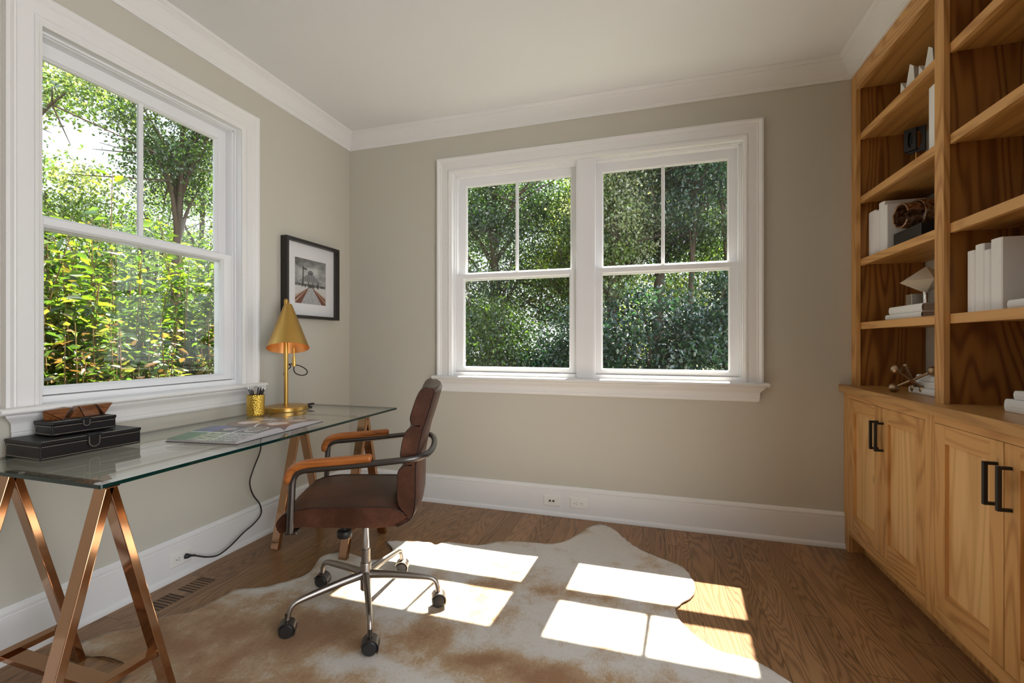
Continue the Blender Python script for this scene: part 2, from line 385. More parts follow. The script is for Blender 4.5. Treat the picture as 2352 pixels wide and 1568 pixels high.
# windows ---------------------------------------------------------------
CASP = [(0, 0), (0, .030), (.010, .032), (.018, .028), (.026, .022), (.030, .0235), (.034, .021), (.036, .020), (.078, .020), (.080, .0165), (.083, .0165), (.085, .022), (.095, .022), (.101, .018), (.109, .016), (.109, 0)]
def window(name, label, a0, a1, units, fn, o_in, near_w=.109):
    """a: along the wall, b: height, d: into the room (negative: outwards). fn(a,b,d)->xyz.  o_in: opening a-range"""
    w = bpy.data.objects.new(name, None); COL.objects.link(w); WM[w.name] = Matrix.Identity(4)
    w['kind'] = 'structure'; w['label'] = label
    zt = 2.463
    MB().rect(a0, a1, .915, zt, CASP, fn, open_bottom=True).build('casing', TRIM, w, smooth=25)
    # jamb lining, head, sill of the opening
    j = MB(); p0, p1 = o_in
    def bx(m, a, b, z0, z1, d0, d1):
        c = [fn(a, z0, d0), fn(b, z1, d1)]
        m.box(c[0][0], c[1][0], c[0][1], c[1][1], c[0][2], c[1][2])
    bx(j, p0, p0 + .002, .90, 2.36, -.16, .014); bx(j, p1 - .002, p1, .90, 2.36, -.16, .014); bx(j, p0, p1, 2.355, 2.36, -.16, .014)
    bx(j, p0, p0 + .02, .92, 2.355, -.125, -.034); bx(j, p1 - .02, p1, .92, 2.355, -.125, -.034); bx(j, p0, p1, 2.341, 2.355, -.125, -.034)
    bx(j, p0 + .002, p0 + .012, .92, 2.345, -.034, -.022); bx(j, p1 - .012, p1 - .002, .92, 2.345, -.034, -.022)
    bx(j, p0, p1, 2.345, 2.355, -.034, -.022)
    # sloping sill
    q = [(-.16, .90), (.0, .90), (.0, .915), (-.018, .918), (-.020, .941), (-.08, .944), (-.16, .93)]
    j.loft([[fn(p0, z, d) for d, z in q], [fn(p1, z, d) for d, z in q]])
    j.build('jamb', VINYL, w, bevel=.002)
    # exterior trim
    e = MB(); bx(e, p0 - .1, p1 + .1, 2.335, 2.46, -.222, -.16); bx(e, p0 - .1, p0 + .0, .86, 2.335, -.19, -.16); bx(e, p1, p1 + .1, .86, 2.335, -.19, -.16); bx(e, p0 - .12, p1 + .12, .84, .90, -.21, -.16)
    e.build('exterior_trim', VINYL, w)
    # stool and apron
    sp = [(-.02, .890), (.052, .890), (.060, .893), (.066, .901), (.064, .909), (.058, .914), (.050, .915), (-.02, .915)]
    m = MB(); h0, h1 = a0 - .028, a1 + .028
    m.loft([[fn(h0 - min(d, 0) * 0 + .012 * (1 - (max(d, 0) / .066)) * 0, z, max(d, 0.0)) for d, z in sp], [fn(h1, z, max(d, 0.0)) for d, z in sp]])
    bx(m, p0, p1, .893, .915, -.02, .002)
    m.build('stool', TRIM, w, smooth=50, bevel=.004)
    ap = [(0, .800), (.010, .800), (.016, .806), (.018, .814), (.015, .822), (.019, .824), (.019, .852), (.022, .858), (.030, .868), (.040, .878), (.044, .884), (.044, .890), (0, .890)]
    MX = .044
    MB().loft([[fn(a0 + .018 - (d - .019), z, d) for d, z in ap], [fn(a1 - .018 + (d - .019), z, d) for d, z in ap]]).build('apron', TRIM, w, smooth=35)
    # sashes: profile across the frame width from the outer edge to the glass
    def sash(u0, u1, z0, z1, din, dout, sw, br, tr, muntin):
        sname = 'upper_sash' if muntin else 'lower_sash'
        m = MB()
        gz0, gz1, ga0, ga1 = z0 + br, z1 - tr, u0 + sw, u1 - sw
        b = .009
        bx(m, u0, ga0 - b, z0, z1, dout, din); bx(m, ga1 + b, u1, z0, z1, dout, din)
        bx(m, ga0 - b, ga1 + b, z0, gz0 - b, dout, din); bx(m, ga0 - b, ga1 + b, gz1 + b, z1, dout, din)
        dm = (din + dout) / 2
        m.rect(ga0 - b, ga1 + b, gz0 - b, gz1 + b, [(0, dout), (0, din - .003), (.002, din - .003), (b, dm + .006), (b, dm - .006), (.002, dout)], fn)
        s = m.build(sname, VINYL, w, bevel=.0015)
        g = MB(); bx(g, ga0 - .004, ga1 + .004, gz0 - .004, gz1 + .004, dm - .002, dm + .002)
        g.build('glass', PANE, s)
        if muntin:
            c = (ga0 + ga1) / 2
            k = MB()
            pr = [(-.011, dm + .004), (-.011, din - .012), (-.007, din - .006), (.007, din - .006), (.011, din - .012), (.011, dm + .004)]
            k.loft([[fn(c + a, gz0 - .005, d) for a, d in pr], [fn(c + a, gz1 + .005, d) for a, d in pr]])
            pr = [(-.011, dm - .004), (-.008, dout + .008), (.008, dout + .008), (.011, dm - .004)]
            k.loft([[fn(c + a, gz0 - .005, d) for a, d in pr], [fn(c + a, gz1 + .005, d) for a, d in pr]])
            k.build('muntin', VINYL, s, bevel=.001)
    for u0, u1 in units:
        sash(u0, u1, .945, 1.639, -.036, -.074, .057, .034, .037, False)
        sash(u0, u1, 1.600, 2.341, -.080, -.116, .057, .058, .062, True)
    if len(units) == 2:
        m = MB(); x0, x1 = units[0][1] - .003, units[1][0] + .013
        bx(m, x0, x1, .915, 2.355, -.036, .0); bx(m, x0 + .008, x1 - .008, .915, 2.355, .0, .004); bx(m, units[0][1], units[1][0], .92, 2.35, -.13, -.036)
        m.build('mullion', VINYL, w, bevel=.002)
    return w
window('window_2', 'double sash window in the back wall, over the rug', .755, 2.855, [(.884, 1.757), (1.864, 2.735)], lambda a, b, d: Vector((a, -d, b)), (xo0, xo1))
window('window_1', 'single sash window in the left wall, behind the desk', -1.974, -.873, [(-1.884, -1.003)], lambda a, b, d: Vector((d, a, b)), (yo0, yo1))

# outlets ---------------------------------------------------------------
def outlet(label, c, fn, w, h, kind):
    t = thing('wall_outlet', label, 'outlet', c)
    m = MB(); m.rect(-w / 2, w / 2, -h / 2, h / 2, [(0, 0), (0, .002), (.004, .0055), (w / 2, .0055), (w / 2, 0)][:3] + [(.012, .006), (.012, 0)], fn)
    m.loft([[fn(a, b, 0) for a, b in ((-w / 2 + .01, -h / 2 + .01), (w / 2 - .01, -h / 2 + .01), (w / 2 - .01, h / 2 - .01), (-w / 2 + .01, h / 2 - .01))],
            [fn(a, b, .006) for a, b in ((-w / 2 + .01, -h / 2 + .01), (w / 2 - .01, -h / 2 + .01), (w / 2 - .01, h / 2 - .01), (-w / 2 + .01, h / 2 - .01))]])
    m.build('plate', OUTLETW, t, bevel=.001)
    def bx(m, a0, a1, b0, b1, d0, d1):
        p, q = fn(a0, b0, d0), fn(a1, b1, d1); m.box(p[0], q[0], p[1], q[1], p[2], q[2])
    if kind == 'duplex':
        m = MB(); bx(m, -.034, .034, -.0165, .0165, .005, .008); f = m.build('receptacle', OUTLETW, t, bevel=.001)
        for o in (-.019, .019):
            for q in ((.004, .010, -.007, -.0045), (.004, .010, .0045, .007), (-.008, -.004, -.0025, .0025)):
                s = MB(); bx(s, o + q[0], o + q[1], q[2], q[3], .0075, .0085); s.build('slot', SLOT, f)
    else:
        for o in (-.012, .012):
            m = MB(); ax = fn(0, 0, 1)
            q = Vector((0, 0, 1)).rotation_difference(Vector(ax)).to_matrix().to_4x4()
            m.lathe([(.007, .005), (.007, .009), (.0045, .010), (.0045, .016), (.002, .016)], 14, Matrix.Translation(fn(o, 0, 0)) @ q)
            m.build('coax_jack', DARKIRON, t, smooth=40)
    return t
outlet('white cable jack plate on the back baseboard, nearer the chair', (1.5945, -.018, .099), lambda a, b, d: Vector((a, -d, b)), .115, .072, 'jack')
outlet('white power outlet on the back baseboard, nearer the bookcase', (1.773, -.018, .099), lambda a, b, d: Vector((a, -d, b)), .115, .072, 'duplex')
outlet('white power outlet on the left baseboard, lamp cord plugged in', (.018, -1.336, .095), lambda a, b, d: Vector((d, a, b)), .108, .070, 'duplex')

# floor register
t = thing('floor_vent', 'flush wooden floor vent with two rows of dark slots by left wall', 'vent', (.17, -1.445, 0))
m = MB(); x0, x1, y0, y1 = -.072, .065, -.158, .158
m.rect(x0, x1, y0, y1, [(0, -.002), (0, .0012), (.003, .002), (.022, .002), (.022, -.002)], lambda a, b, d: Vector((a, b, d)))
m.box(x0 + .02, x1 - .02, -.016, .016, -.002, .002)
m.build('frame', wood('vent_oak', 'y', (.30, .175, .095), (.11, .055, .028), knots=False), t)
MB().box(x0 + .02, x1 - .02, y0 + .02, y1 - .02, -.002, .0006).build('duct', SLOT, t)
LOUV = wood('louver_oak', 'x', (.26, .145, .072), (.09, .045, .022), knots=False)
for g0 in (-.146, .022):
    for k in range(7):
        yy = g0 + .009 + k * .0178
        M = Matrix.Translation((0, yy, .001)) @ Matrix.Rotation(R(25), 4, 'X')
        MB().box(x0 + .02, x1 - .02, -.0042, .0042, -.001, .001, M=M).build('louver', LOUV, t)

# ------------------------------------------------------------------ built-in joinery
XC = 3.263
def lowcab(label, y0, y1, doors, endleg):
    t = thing('base_cabinet', label, 'cabinet', (XC, (y0 + y1) / 2, 0), group=None)
    m = MB()
    ds = sorted(d for dd in doors for d in dd[:2])
    e0, e1 = ds[0] - .0015, ds[-1] + .0015
    m.box(XC, XC + .02, e1, y1, .0 if endleg else .10, .877)
    m.box(XC, XC + .02, y0, e0, .10, .877)
    m.box(XC + .02, XR - .005, y1 - .018, y1, .10, .877).box(XC + .02, XR - .005, y0, y0 + .018, .10, .877)
    m.box(XC + .02, XR - .005, y0, y1, .10, .12)
    m.box(XC + .075, XC + .095, y0, y1, 0, .10)                  # toe board
    if endleg: m.box(XC + .02, XC + .09, y1 - .06, y1, 0, .10)
    m.build('carcass', OAKZ, t, world=True, bevel=.0008)
    for z0, z1 in ((.845, .877), (.100, .146)):
        MB().box(XC, XC + .02, e0, e1, z0, z1).build('face_rail', OAKY, t, world=True, bevel=.0005)
    for d0, d1, hs in doors:                                     # d0<d1 in y ; hs: y of handle
        z0, z1 = .1475, .8435
        m = MB(); fn = lambda a, b, d: Vector((XC + .0 - d, a, b))
        sw = .063
        m.box(XC, XC + .02, d0, d0 + sw, z0, z1).box(XC, XC + .02, d1 - sw, d1, z0, z1)
        dr = m.build('door', OAKZ, t, world=True, bevel=.001)
        for za, zb in ((z0, z0 + .074), (z1 - .068, z1)):
            MB().box(XC, XC + .02, d0 + sw, d1 - sw, za, zb).build('door_rail', OAKY, dr, bevel=.0007)
        MB().box(XC + .012, XC + .018, d0 + sw, d1 - sw, z0 + .07, z1 - .064).build('door_panel', OAKP, dr)
        h = MB()
        h.box(XC - .037, XC - .026, hs - .006, hs + .006, .641, .777).box(XC - .030, XC, hs - .005, hs + .005, .767, .777).box(XC - .030, XC, hs - .005, hs + .005, .641, .651)
        h.build('handle', BLACKMET, dr, bevel=.001, label='black square bar handle')
    return t
lowcab('oak base cabinet with two doors against the back wall end of the worktop', -.829, -.0005, [(-.4325, -.0705, -.4095), (-.796, -.4355, -.4590)], True)
lowcab('oak base cabinet with two doors at the right edge of the photo', -1.66, -.829, [(-1.2185, -.862, -1.192), (-1.585, -1.2215, -1.252)], False)
tag(MB().box(3.237, XR - .002, -1.66, -.001, .877, .915).build('worktop', wood('oak_worktop', 'y', (.50, .275, .095), (.25, .11, .028), cross=7, long=.5, rough=.3), bevel=.002), 'long oak worktop lying across both base cabinets', 'worktop')
# bookcase above
t = thing('bookcase', 'tall oak bookcase of open shelves standing on the worktop', 'bookcase', (XF, -.83, .915))
SZ = [1.2595, 1.605, 1.944, 2.2925]
BOT, TOP = .915, CEILZ - .002
for y0, y1 in ((-.0665, -.0008), (-.846, -.786), (-1.63, -1.57)):
    MB().box(XF, XF + .020, y0, y1, BOT, TOP).build('stile', OAKZ, t, world=True, bevel=.001)
for y0, y1 in ((-.786, -.0665), (-1.57, -.846)):
    MB().box(XF, XF + .020, y0, y1, 2.530, TOP).build('top_rail', OAKY, t, world=True, bevel=.001)
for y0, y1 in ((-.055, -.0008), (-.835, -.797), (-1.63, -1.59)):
    MB().box(XF + .020, XR - .003, y0, y1, BOT, TOP).build('side_panel', OAKSHADE, t, world=True, label='veneered side panel with interior shade in its colour')
for y0, y1 in ((-.7965, -.0555), (-1.5895, -.8355)):
    MB().box(XF + .020, XR - .003, y0, y1, 2.540, 2.56).build('top_panel', OAKS, t, world=True)
    for z in SZ:
        sh = MB(); sh.box(XF + .021, XF + .041, y0, y1, z - .0365, z); s = sh.build('shelf', OAKY, t, world=True, bevel=.0008)
        MB().box(XF + .041, XR - .003, y0, y1, z - .0365 + .006, z - .0003).build('shelf_board', OAKS, s)

# ------------------------------------------------------------------ shelf things
def book(label, loc, w, d, h, upright=True, cover=None, group=None, rz=0, page=True):
    """upright: spine faces local -x, thickness along y. lying: spine faces -x, length along y"""
    t = thing('book', label, 'book', loc, rz, group)
    cover = cover or WHITE; c = .0022
    if upright:
        T, D, H = w, d, h
        n = 6; pr = []
        for i in range(n + 1):
            a = PI / 2 - PI * i / n
            pr.append((-.004 * math.cos(a) * 1.5, T / 2 * math.sin(a)))
        inner = [(x + c, y * (1 - 2 * c / T)) for x, y in reversed(pr)]
        poly = [(D, T / 2)] + pr + [(D, -T / 2), (D, -T / 2 + c)] + [(x, y) for x, y in inner] + [(D, T / 2 - c)]
        # poly runs: right top -> spine -> right bottom -> inside back
        poly = [(D, T / 2)] + pr + [(D, -T / 2), (D, -T / 2 + c)] + inner + [(D, T / 2 - c)]
        MB().prism(poly, lambda u, v, t_: Vector((u, v, t_)), 0, H).build('cover', cover, t, bevel=.0008)
        if page: MB().box(.003, D - .004, -T / 2 + c, T / 2 - c, .003, H - .004).build('pages', PAGES, t)
    else:
        T, D, L = h, d, w
        n = 6; pr = []
        for i in range(n + 1):
            a = PI / 2 - PI * i / n
            pr.append((-.004 * math.cos(a) * 1.5, T / 2 + T / 2 * math.sin(a)))
        inner = [(x + c, T / 2 + (z - T / 2) * (1 - 2 * c / T)) for x, z in reversed(pr)]
        poly = [(D, T)] + pr + [(D, 0), (D, c)] + inner + [(D, T - c)]
        MB().prism(poly, lambda u, v, t_: Vector((u, t_, v)), -L / 2, L / 2).build('cover', cover, t, bevel=.0008)
        if page: MB().box(.003, D - .004, -L / 2 + .004, L / 2 - .004, c, T - c).build('pages', PAGES, t)
    return t
BG = 'white books in the bookcase'
xs = 3.358
# third shelf of far bay (z 1.605): four uprights
for lb, y0, y1, h, d in (('white book first from the back wall on the shelf with the bronze', -.148, -.0665, .243, .16),
                         ('thin white book second from the back wall beside the bronze', -.181, -.150, .230, .16),
                         ('tall white book third from the back wall beside the bronze', -.240, -.183, .262, .17),
                         ('white book with grey side nearest the bronze sculpture', -.270, -.242, .236, .20)):
    book(lb, (xs, (y0 + y1) / 2, 1.605), y1 - y0, d, h, True, group=BG)
# fourth shelf: two lying
book('lower white book of the pair lying under the stone diamond', (3.352, -.43, 1.2595), .318, .20, .026, False, group=BG)
book('upper white book of the pair lying under the stone diamond', (3.356, -.442, 1.2858), .288, .20, .036, False, group=BG)
# worktop far bay: three lying
book('bottom white book of the stack of three beside the brass jack', (3.400, -.56, .915), .36, .17, .030, False, group=BG)
book('middle white book of the stack of three beside the brass jack', (3.408, -.575, .9453), .36, .165, .029, False, group=BG)
book('top white book of the stack of three beside the brass jack', (3.416, -.59, .9746), .36, .16, .028, False, group=BG)
# second shelf: tall white books partly behind the stile
book('tall white book half hidden by the middle stile near the black sculpture', (3.362, -.655, 1.944), .075, .17, .285, True, group=BG)
book('tall grey-white book behind the middle stile, second from black sculpture', (3.362, -.730, 1.944), .07, .17, .26, True, group=BG)
# near bay fourth shelf: four uprights and one lying
for lb, y0, y1, h, d in (('slim white book nearest the middle stile in the row of four', -.917, -.876, .228, .16),
                         ('second white book from the middle stile in the row of four', -.965, -.919, .243, .16),
                         ('short white book third from the middle stile in the row of four', -.996, -.967, .216, .14),
                         ('thick tall white book last of the row of four, grey side', -1.052, -.998, .246, .20)):
    book(lb, (xs, (y0 + y1) / 2, 1.2595), y1 - y0, d, h, True, group=BG)
book('white book lying flat in front of the row of four', (3.352, -1.225, 1.2595), .27, .19, .030, False, group=BG)
# near bay worktop: two lying
book('thick lower white book of the pair on the near end of the worktop', (3.385, -1.17, .915), .30, .19, .044, False, group=BG)
book('upper thin white book of the pair on the near end of the worktop', (3.392, -1.19, .9593), .28, .18, .030, False, group=BG)
# near bay second shelf: upright at the picture's edge
book('tall pale book on the second shelf at the right edge of the photo', (3.36, -1.285, 1.944), .06, .17, .285, True, group=BG)

# bronze curl on a black block
t = thing('sculpture', 'mottled bronze curled sculpture on a black block, third shelf', 'sculpture', (3.42, -.43, 1.605))
MB().box(-.055, .075, -.12, .12, 0, .075).build('block', BLACKPL, t, bevel=.002)
def shell(r0, r1, a0, a1, y0, y1, cx, cz, th, n=18, taper=0):
    out = []; 
    for yy, rr in ((y0, r0), ((y0 + y1) / 2, (r0 + r1) / 2 * 1.02), (y1, r1)):
        o = [(cx + rr * math.cos(a0 + (a1 - a0) * i / n) * .95, yy, cz + rr * math.sin(a0 + (a1 - a0) * i / n)) for i in range(n + 1)]
        i_ = [(cx + (rr - th) * math.cos(a0 + (a1 - a0) * i / n) * .95, yy, cz + (rr - th) * math.sin(a0 + (a1 - a0) * i / n)) for i in range(n, -1, -1)]
        out.append([Vector(p) for p in o + i_])
    return out
MS = Matrix.Translation((-.005, .012, 0)) @ Matrix.Rotation(R(98), 4, 'Z')
m = MB(); m.loft([[MS @ p for p in rg] for rg in shell(.062, .058, R(-150), R(168), -.055, .075, 0, .137, .008, 26)])
m.build('curl', BRONZE, t, smooth=50, bevel=.002)
m = MB(); m.loft([[MS @ p for p in rg] for rg in shell(.069, .071, R(20), R(250), -.07, .012, 0, .139, .008, 26)])
m.build('curl', BRONZE, t, smooth=50, bevel=.002)
# stone diamond on a chrome stem
t = thing('finial', 'cream stone diamond on a chrome stem on two white books', 'ornament', (3.44, -.43, 1.3218))
m = MB(); m.lathe([(.002, .0), (.05, .0), (.05, .006), (.014, .010), (.012, .013), (.012, .058), (.014, .062), (.002, .062)], 24)
m.build('stem', CHROME, t, smooth=35)
MB().box(-.035, .03, .045, .10, 0, .058).build('block', SILVER, t, bevel=.002)
m = MB(); M = Matrix.Rotation(R(20), 4, 'Z'); n = 6
rr = [(.012, .062), (.098, .112), (.003, .178)]
m.loft([[M @ Vector((r * math.cos(2 * PI * k / n), r * math.sin(2 * PI * k / n), z)) for k in range(n)] for r, z in rr])
m.build('diamond', STONE, t, bevel=.002)
# black pierced plaque on a brass rod
t = thing('sculpture', 'black pierced square sculpture on a thin brass rod, second shelf', 'sculpture', (3.50, -.215, 1.944))
MB().box(-.035, .035, -.035, .035, 0, .02).build('foot', BLACKPL, t, bevel=.002)
MB().tube([(0, 0, .02), (0, 0, .17)], .0035, 8).build('rod', BRASS, t, smooth=50)
m = MB()
def ringplate(m, cx, cz, hw, hh, rx, rz, d0, d1, M):
    n = 32; o = []; i_ = []
    for k in range(n):
        a = 2 * PI * k / n; c, s = math.cos(a), math.sin(a); q = 1 / max(abs(c), abs(s))
        o.append((cx + hw * c * q, cz + hh * s * q)); i_.append((cx + rx * c, cz + rz * s))
    m.loft([[M @ Vector((d, u, z)) for u, z in o] for d in (d0, d1)] + [[M @ Vector((d, u, z)) for u, z in i_] for d in (d1, d0)], caps=False, cyc=True)
MR = Matrix.Rotation(R(40), 4, 'Z')
ringplate(m, -.004, .222, .036, .062, .022, .046, -.005, .005, MR)
m.build('plaque', BLACKMET, t, bevel=.001)
m = MB(); ringplate(m, .018, .228, .026, .056, .010, .038, -.017, -.006, MR)
m.build('plaque', BLACKMET, t, bevel=.001)
# white folded ornaments on the top shelf
def tetra(m, pts):
    m.add([Vector(p) for p in pts], [(0, 1, 2), (0, 3, 1), (1, 3, 2), (2, 3, 0)])
for lb, y, k in (('white faceted star ornament on the top shelf, farther from the middle stile', -.435, 1.), ('white faceted star ornament on the top shelf, beside the middle stile', -.585, .92)):
    t = thing('ornament', lb, 'ornament', (3.385, y, 2.2925))
    for pr in ([(.070, .0), (-.01, .0), (.02, .045), (.062, .098)], [(.035, 0), (-.065, 0), (-.050, .115), (-.018, .140)]):
        m = MB(); m.loft([[Vector((-.018, u * k, v * k)) for u, v in pr], [Vector((.030, u * k * .75 + .012, v * k * .9)) for u, v in pr]])
        m.build('facet', PAPERW, t, bevel=.001)
# pale vase at the edge of the picture, near bay third shelf
t = thing('vase', 'pale faceted vase on the third shelf at the right edge of the photo', 'vase', (3.40, -1.325, 1.605))
MB().lathe([(.01, 0), (.035, .0), (.066, .045), (.070, .075), (.040, .12), (.03, .128), (.025, .12), (.01, .02)], 9).build('body', PAPERW, t)
# brass jack
JB = metal('jack_bronze', (.40, .28, .18), .28, .1)
t = thing('jack_ornament', 'brass jack ornament of rods and balls on the worktop', 'ornament', (3.36, -.475, .915))
cen = Vector((.0, .0, .078))
def wdir(px1, px2): return None
b1, b2, b3 = Vector((-.035, .065, .0215)), Vector((.055, -.065, .110)), Vector((-.052, .005, .112))
b4 = cen * 2 - b3; b4.z = .0215
for a, b in ((b1, b2), (b3, b4)):
    MB().tube([a, b], .0062, 10).build('rod', JB, t, smooth=40)
b5 = Vector((.05, .065, .0215)); b6 = cen * 2 - b5
MB().tube([b5, b6], .0062, 10).build('rod', JB, t, smooth=40)
for b in (b1, b2, b3, b4, b5): MB().ball(b, .0215, 20).build('ball', JB, t, smooth=180)

# ------------------------------------------------------------------ desk
ZD = .745
t = thing('desk', 'glass-topped desk on two copper trestles under the left window', 'desk', (.38, -1.30, 0))
g0, g1 = (.735, -2.105), (.712, -.490)        # front edge corners
bx0 = .034
m = MB()
top = [(bx0, -2.105), g0, g1, (bx0, -.500)]
def rc(poly, r=.006):
    out = []
    for i in range(4):
        p = Vector(poly[i]); a = (Vector(poly[i - 1]) - p).normalized(); b = (Vector(poly[(i + 1) % 4]) - p).normalized()
        out += [p + a * r, p + (a + b) * r * .3, p + b * r]
    return out
P = rc(top); n = len(P)
vs = [(p.x, p.y, ZD - .0115) for p in P] + [(p.x, p.y, ZD) for p in P]
m.add(vs, [tuple(range(n - 1, -1, -1)), tuple(range(n, 2 * n))], 0)
m.add(vs, [(i, (i + 1) % n, n + (i + 1) % n, n + i) for i in range(n)], 1)
m.build('glass_top', [DESKG, EDGEG], t, world=True)
zu = ZD - .0135
def trestle(yc, xa, xb, name='trestle'):
    m = MB(); m.box(xa - .002, xb + .002, yc - .021, yc + .021, zu - .0075, zu)
    tr = m.build(name, COPPER, t, world=True, bevel=.0015)
    for x in (xa, xb):
        x0, x1 = (x, x + .050) if x == xa else (x - .050, x)
        for s in (-1, 1):
            w2 = .0115
            q = [(yc + s * .004 - w2, zu - .007), (yc + s * .004 + w2 * 1.05, zu - .007), (yc + s * .183 + w2, .0), (yc + s * .183 - w2 * 1.05, .0)]
            MB().loft([[Vector((x0, a, b)) for a, b in q], [Vector((x1, a, b)) for a, b in q]]).build('leg', COPPER, tr, bevel=.002)
        zb = .148
        hw = .183 * (1 - zb / zu) + .004
        bm_ = MB(); xm = (x0 + x1) / 2; bm_.box(xm - .018, xm + .018, yc - hw, yc + hw, zb - .009, zb + .009); bm_.build('brace', COPPER, tr, bevel=.001)
    MB().box(xa + .035, xb - .035, yc - .025, yc + .025, .139 - .008, .139 + .008).build('brace', COPPER, tr, bevel=.001)
    for x in (xa + .08, xb - .06):
        MB().lathe([(.008, zu), (.008, zu + .002)], 12, Matrix.Translation((x, yc, 0))).build('pad', PAPERW, tr)
trestle(-.7755, .202, .697)
trestle(-2.062, .217, .712)

# leather boxes ---------------------------------------------------------
def stitched(m, pts, step=.006, r=.0006):
    for a, b in zip(pts[:-1], pts[1:]):
        a, b = Vector(a), Vector(b); L = (b - a).length; k = max(1, int(L / step))
        for i in range(k):
            p, q = a.lerp(b, (i + .15) / k), a.lerp(b, (i + .85) / k)
            m.tube([p, q], r, 4)
def lbox(label, loc, rz, D, L, H, tabw, taby, tabh):
    """local: front face at x=0 (facing +x), extends to x=-D, y 0..L"""
    t = thing('storage_box', label, 'box', loc, rz)
    MB().box(-D + .002, -.002, .002, L - .002, 0, H - .012).build('body', BOXM, t, bevel=.002)
    MB().box(-D, 0, 0, L, H - .0115, H).build('lid', BOXM, t, bevel=.002)
    m = MB()
    stitched(m, [(-.0015, .006, H - .017), (-.0015, L - .006, H - .017)]); stitched(m, [(-.0015, .006, .006), (-.0015, L - .006, .006)])
    stitched(m, [(-.006, .0015, H - .017), (-D + .016, .0015, H - .017), (-D + .008, .0015, H - .026), (-D + .008, .0015, .006)]); stitched(m, [(-.006, .0015, .006), (-D + .008, .0015, .006)])
    stitched(m, [(-.006, .006, H + .0003), (-.006, L - .006, H + .0003)])
    m.build('stitching', STITCH, t)
    # closing tab
    n = 10; w = tabw / 2; zb = H - tabh
    prof = [(taby - w, H)] + [(taby - w * math.cos(PI * k / n), zb + w - w * math.sin(PI * k / n)) for k in range(n + 1)] + [(taby + w, H)]
    m = MB(); m.prism(prof, lambda u, v, q: Vector((q, u, v)), .0002, .0035)
    m.box(-.03, .0035, taby - w, taby + w, H, H + .003)
    tb = m.build('tab', BOXM, t, bevel=.001)
    m = MB(); ins = .004
    stitched(m, [(.0037, taby - (w - ins), H - .003)] + [(.0037, taby - (w - ins) * math.cos(PI * k / n), zb + w - (w - ins) * math.sin(PI * k / n)) for k in range(n + 1)] + [(.0037, taby + (w - ins), H - .003)], .0055)
    m.build('stitching', STITCH, tb)
    return t
lbox('large black stitched leather box lying on the glass desk', (.239, -1.987, ZD), R(-2.6), .214, .314, .0625, .040, .155, .046)
lbox('small black stitched leather box on top of the larger black box', (.1645, -1.915, ZD + .0658), R(-3.5), .118, .201, .050, .027, .102, .030)
# folded walnut ornaments
zo = ZD + .0658 + .0502
t = thing('wooden_ornament', 'walnut faceted block on the small box, nearer the window frame edge', 'ornament', (.092, -1.858, zo))
m = MB()
tetra(m, [(.028, -.010, 0), (-.012, -.036, .0), (.002, .03, .0), (-.012, -.040, .034)])
m.build('wedge', WALNUT, t, bevel=.0006)
m = MB(); tetra(m, [(.030, .0, .0), (-.012, -.038, .035), (.004, .036, .040), (-.01, .02, .0)])
m.build('wedge', WALNUT, t, bevel=.0006)
m = MB(); tetra(m, [(-.02, -.02, .0), (-.025, .03, .042), (.004, .036, .040), (-.012, -.036, .035)])
m.build('wedge', WALNUT, t, bevel=.0006)
t = thing('wooden_ornament', 'walnut zigzag chain of wedges on the small box, toward the magazine', 'ornament', (.098, -1.78, zo))
def wedge(y0, y1, up):
    m = MB(); h = .042
    if up: pr = [(y0, 0), (y1, 0), ((y0 + y1) / 2 + .006, h)]
    else: pr = [((y0 + y1) / 2 - .004, 0), (y1, h), (y0, h)]
    m.loft([[Vector((.012 - .004 * (v > 0), u, v)) for u, v in pr], [Vector((-.024, u + .004, v)) for u, v in pr]])
    m.build('wedge', WALNUT, t, bevel=.0006)
wedge(-.052, -.006, True); wedge(-.020, .040, False) if False else None
m = MB(); m.loft([[Vector((.014, -.004, 0)), Vector((.010, .050, 0)), Vector((.006, .034, .043)), Vector((.006, -.018, .041))], [Vector((-.020, .0, 0)), Vector((-.02, .054, 0)), Vector((-.022, .036, .043)), Vector((-.022, -.014, .041))]])
m.build('wedge', WALNUT, t, bevel=.0006)
wedge(.040, .096, False)

# open magazine ---------------------------------------------------------
def grid_page(name, parent, nu, nv, fpos, fcol, mat):
    vs = []; fs = []; cols = []
    for j in range(nv + 1):
        for i in range(nu + 1): vs.append(fpos(i / nu, j / nv))
    for j in range(nv):
        for i in range(nu):
            a = j * (nu + 1) + i; fs.append((a, a + 1, a + nu + 2, a + nu + 1)); cols.append(fcol((i + .5) / nu, (j + .5) / nv))
    me = bpy.data.meshes.new(name); me.from_pydata([tuple(v) for v in vs], [], fs); me.materials.append(mat)
    at = me.color_attributes.new('ink', 'FLOAT_COLOR', 'CORNER')
    arr = np.repeat(np.array([(*c, 1) for c in cols], np.float32), 4, axis=0).ravel()
    at.data.foreach_set('color', arr)
    me.polygons.foreach_set('use_smooth', [True] * len(me.polygons))
    o = bpy.data.objects.new(name, me); COL.objects.link(o)
    if parent: o.parent = parent
    WM[o.name] = Matrix.Identity(4)
    return o
def nz(x, y, z=0, s=1): return mnoise.noise(Vector((x * s, y * s, z)))
rzb = math.atan2(.6365 - .654, .528)
t = thing('magazine', 'open picture book lying on the glass desk, pages curving at spine', 'book', (.654, -1.591, ZD), 0)
PW = .267; PH = .322
du = Vector((-.033, .528, 0)).normalized(); dv = Vector((-.319, -.040, 0)).normalized()
def pagez(s, side):   # s: 0 at the fore edge, 1 at the spine
    return (.0095 + .0165 * math.sin(min(1, s * 1.0) * PI * .62) ** 1.0 * (1 if side == 0 else .85)) * (1 if s < .82 else 1 - ((s - .82) / .18) ** 2 * .78)
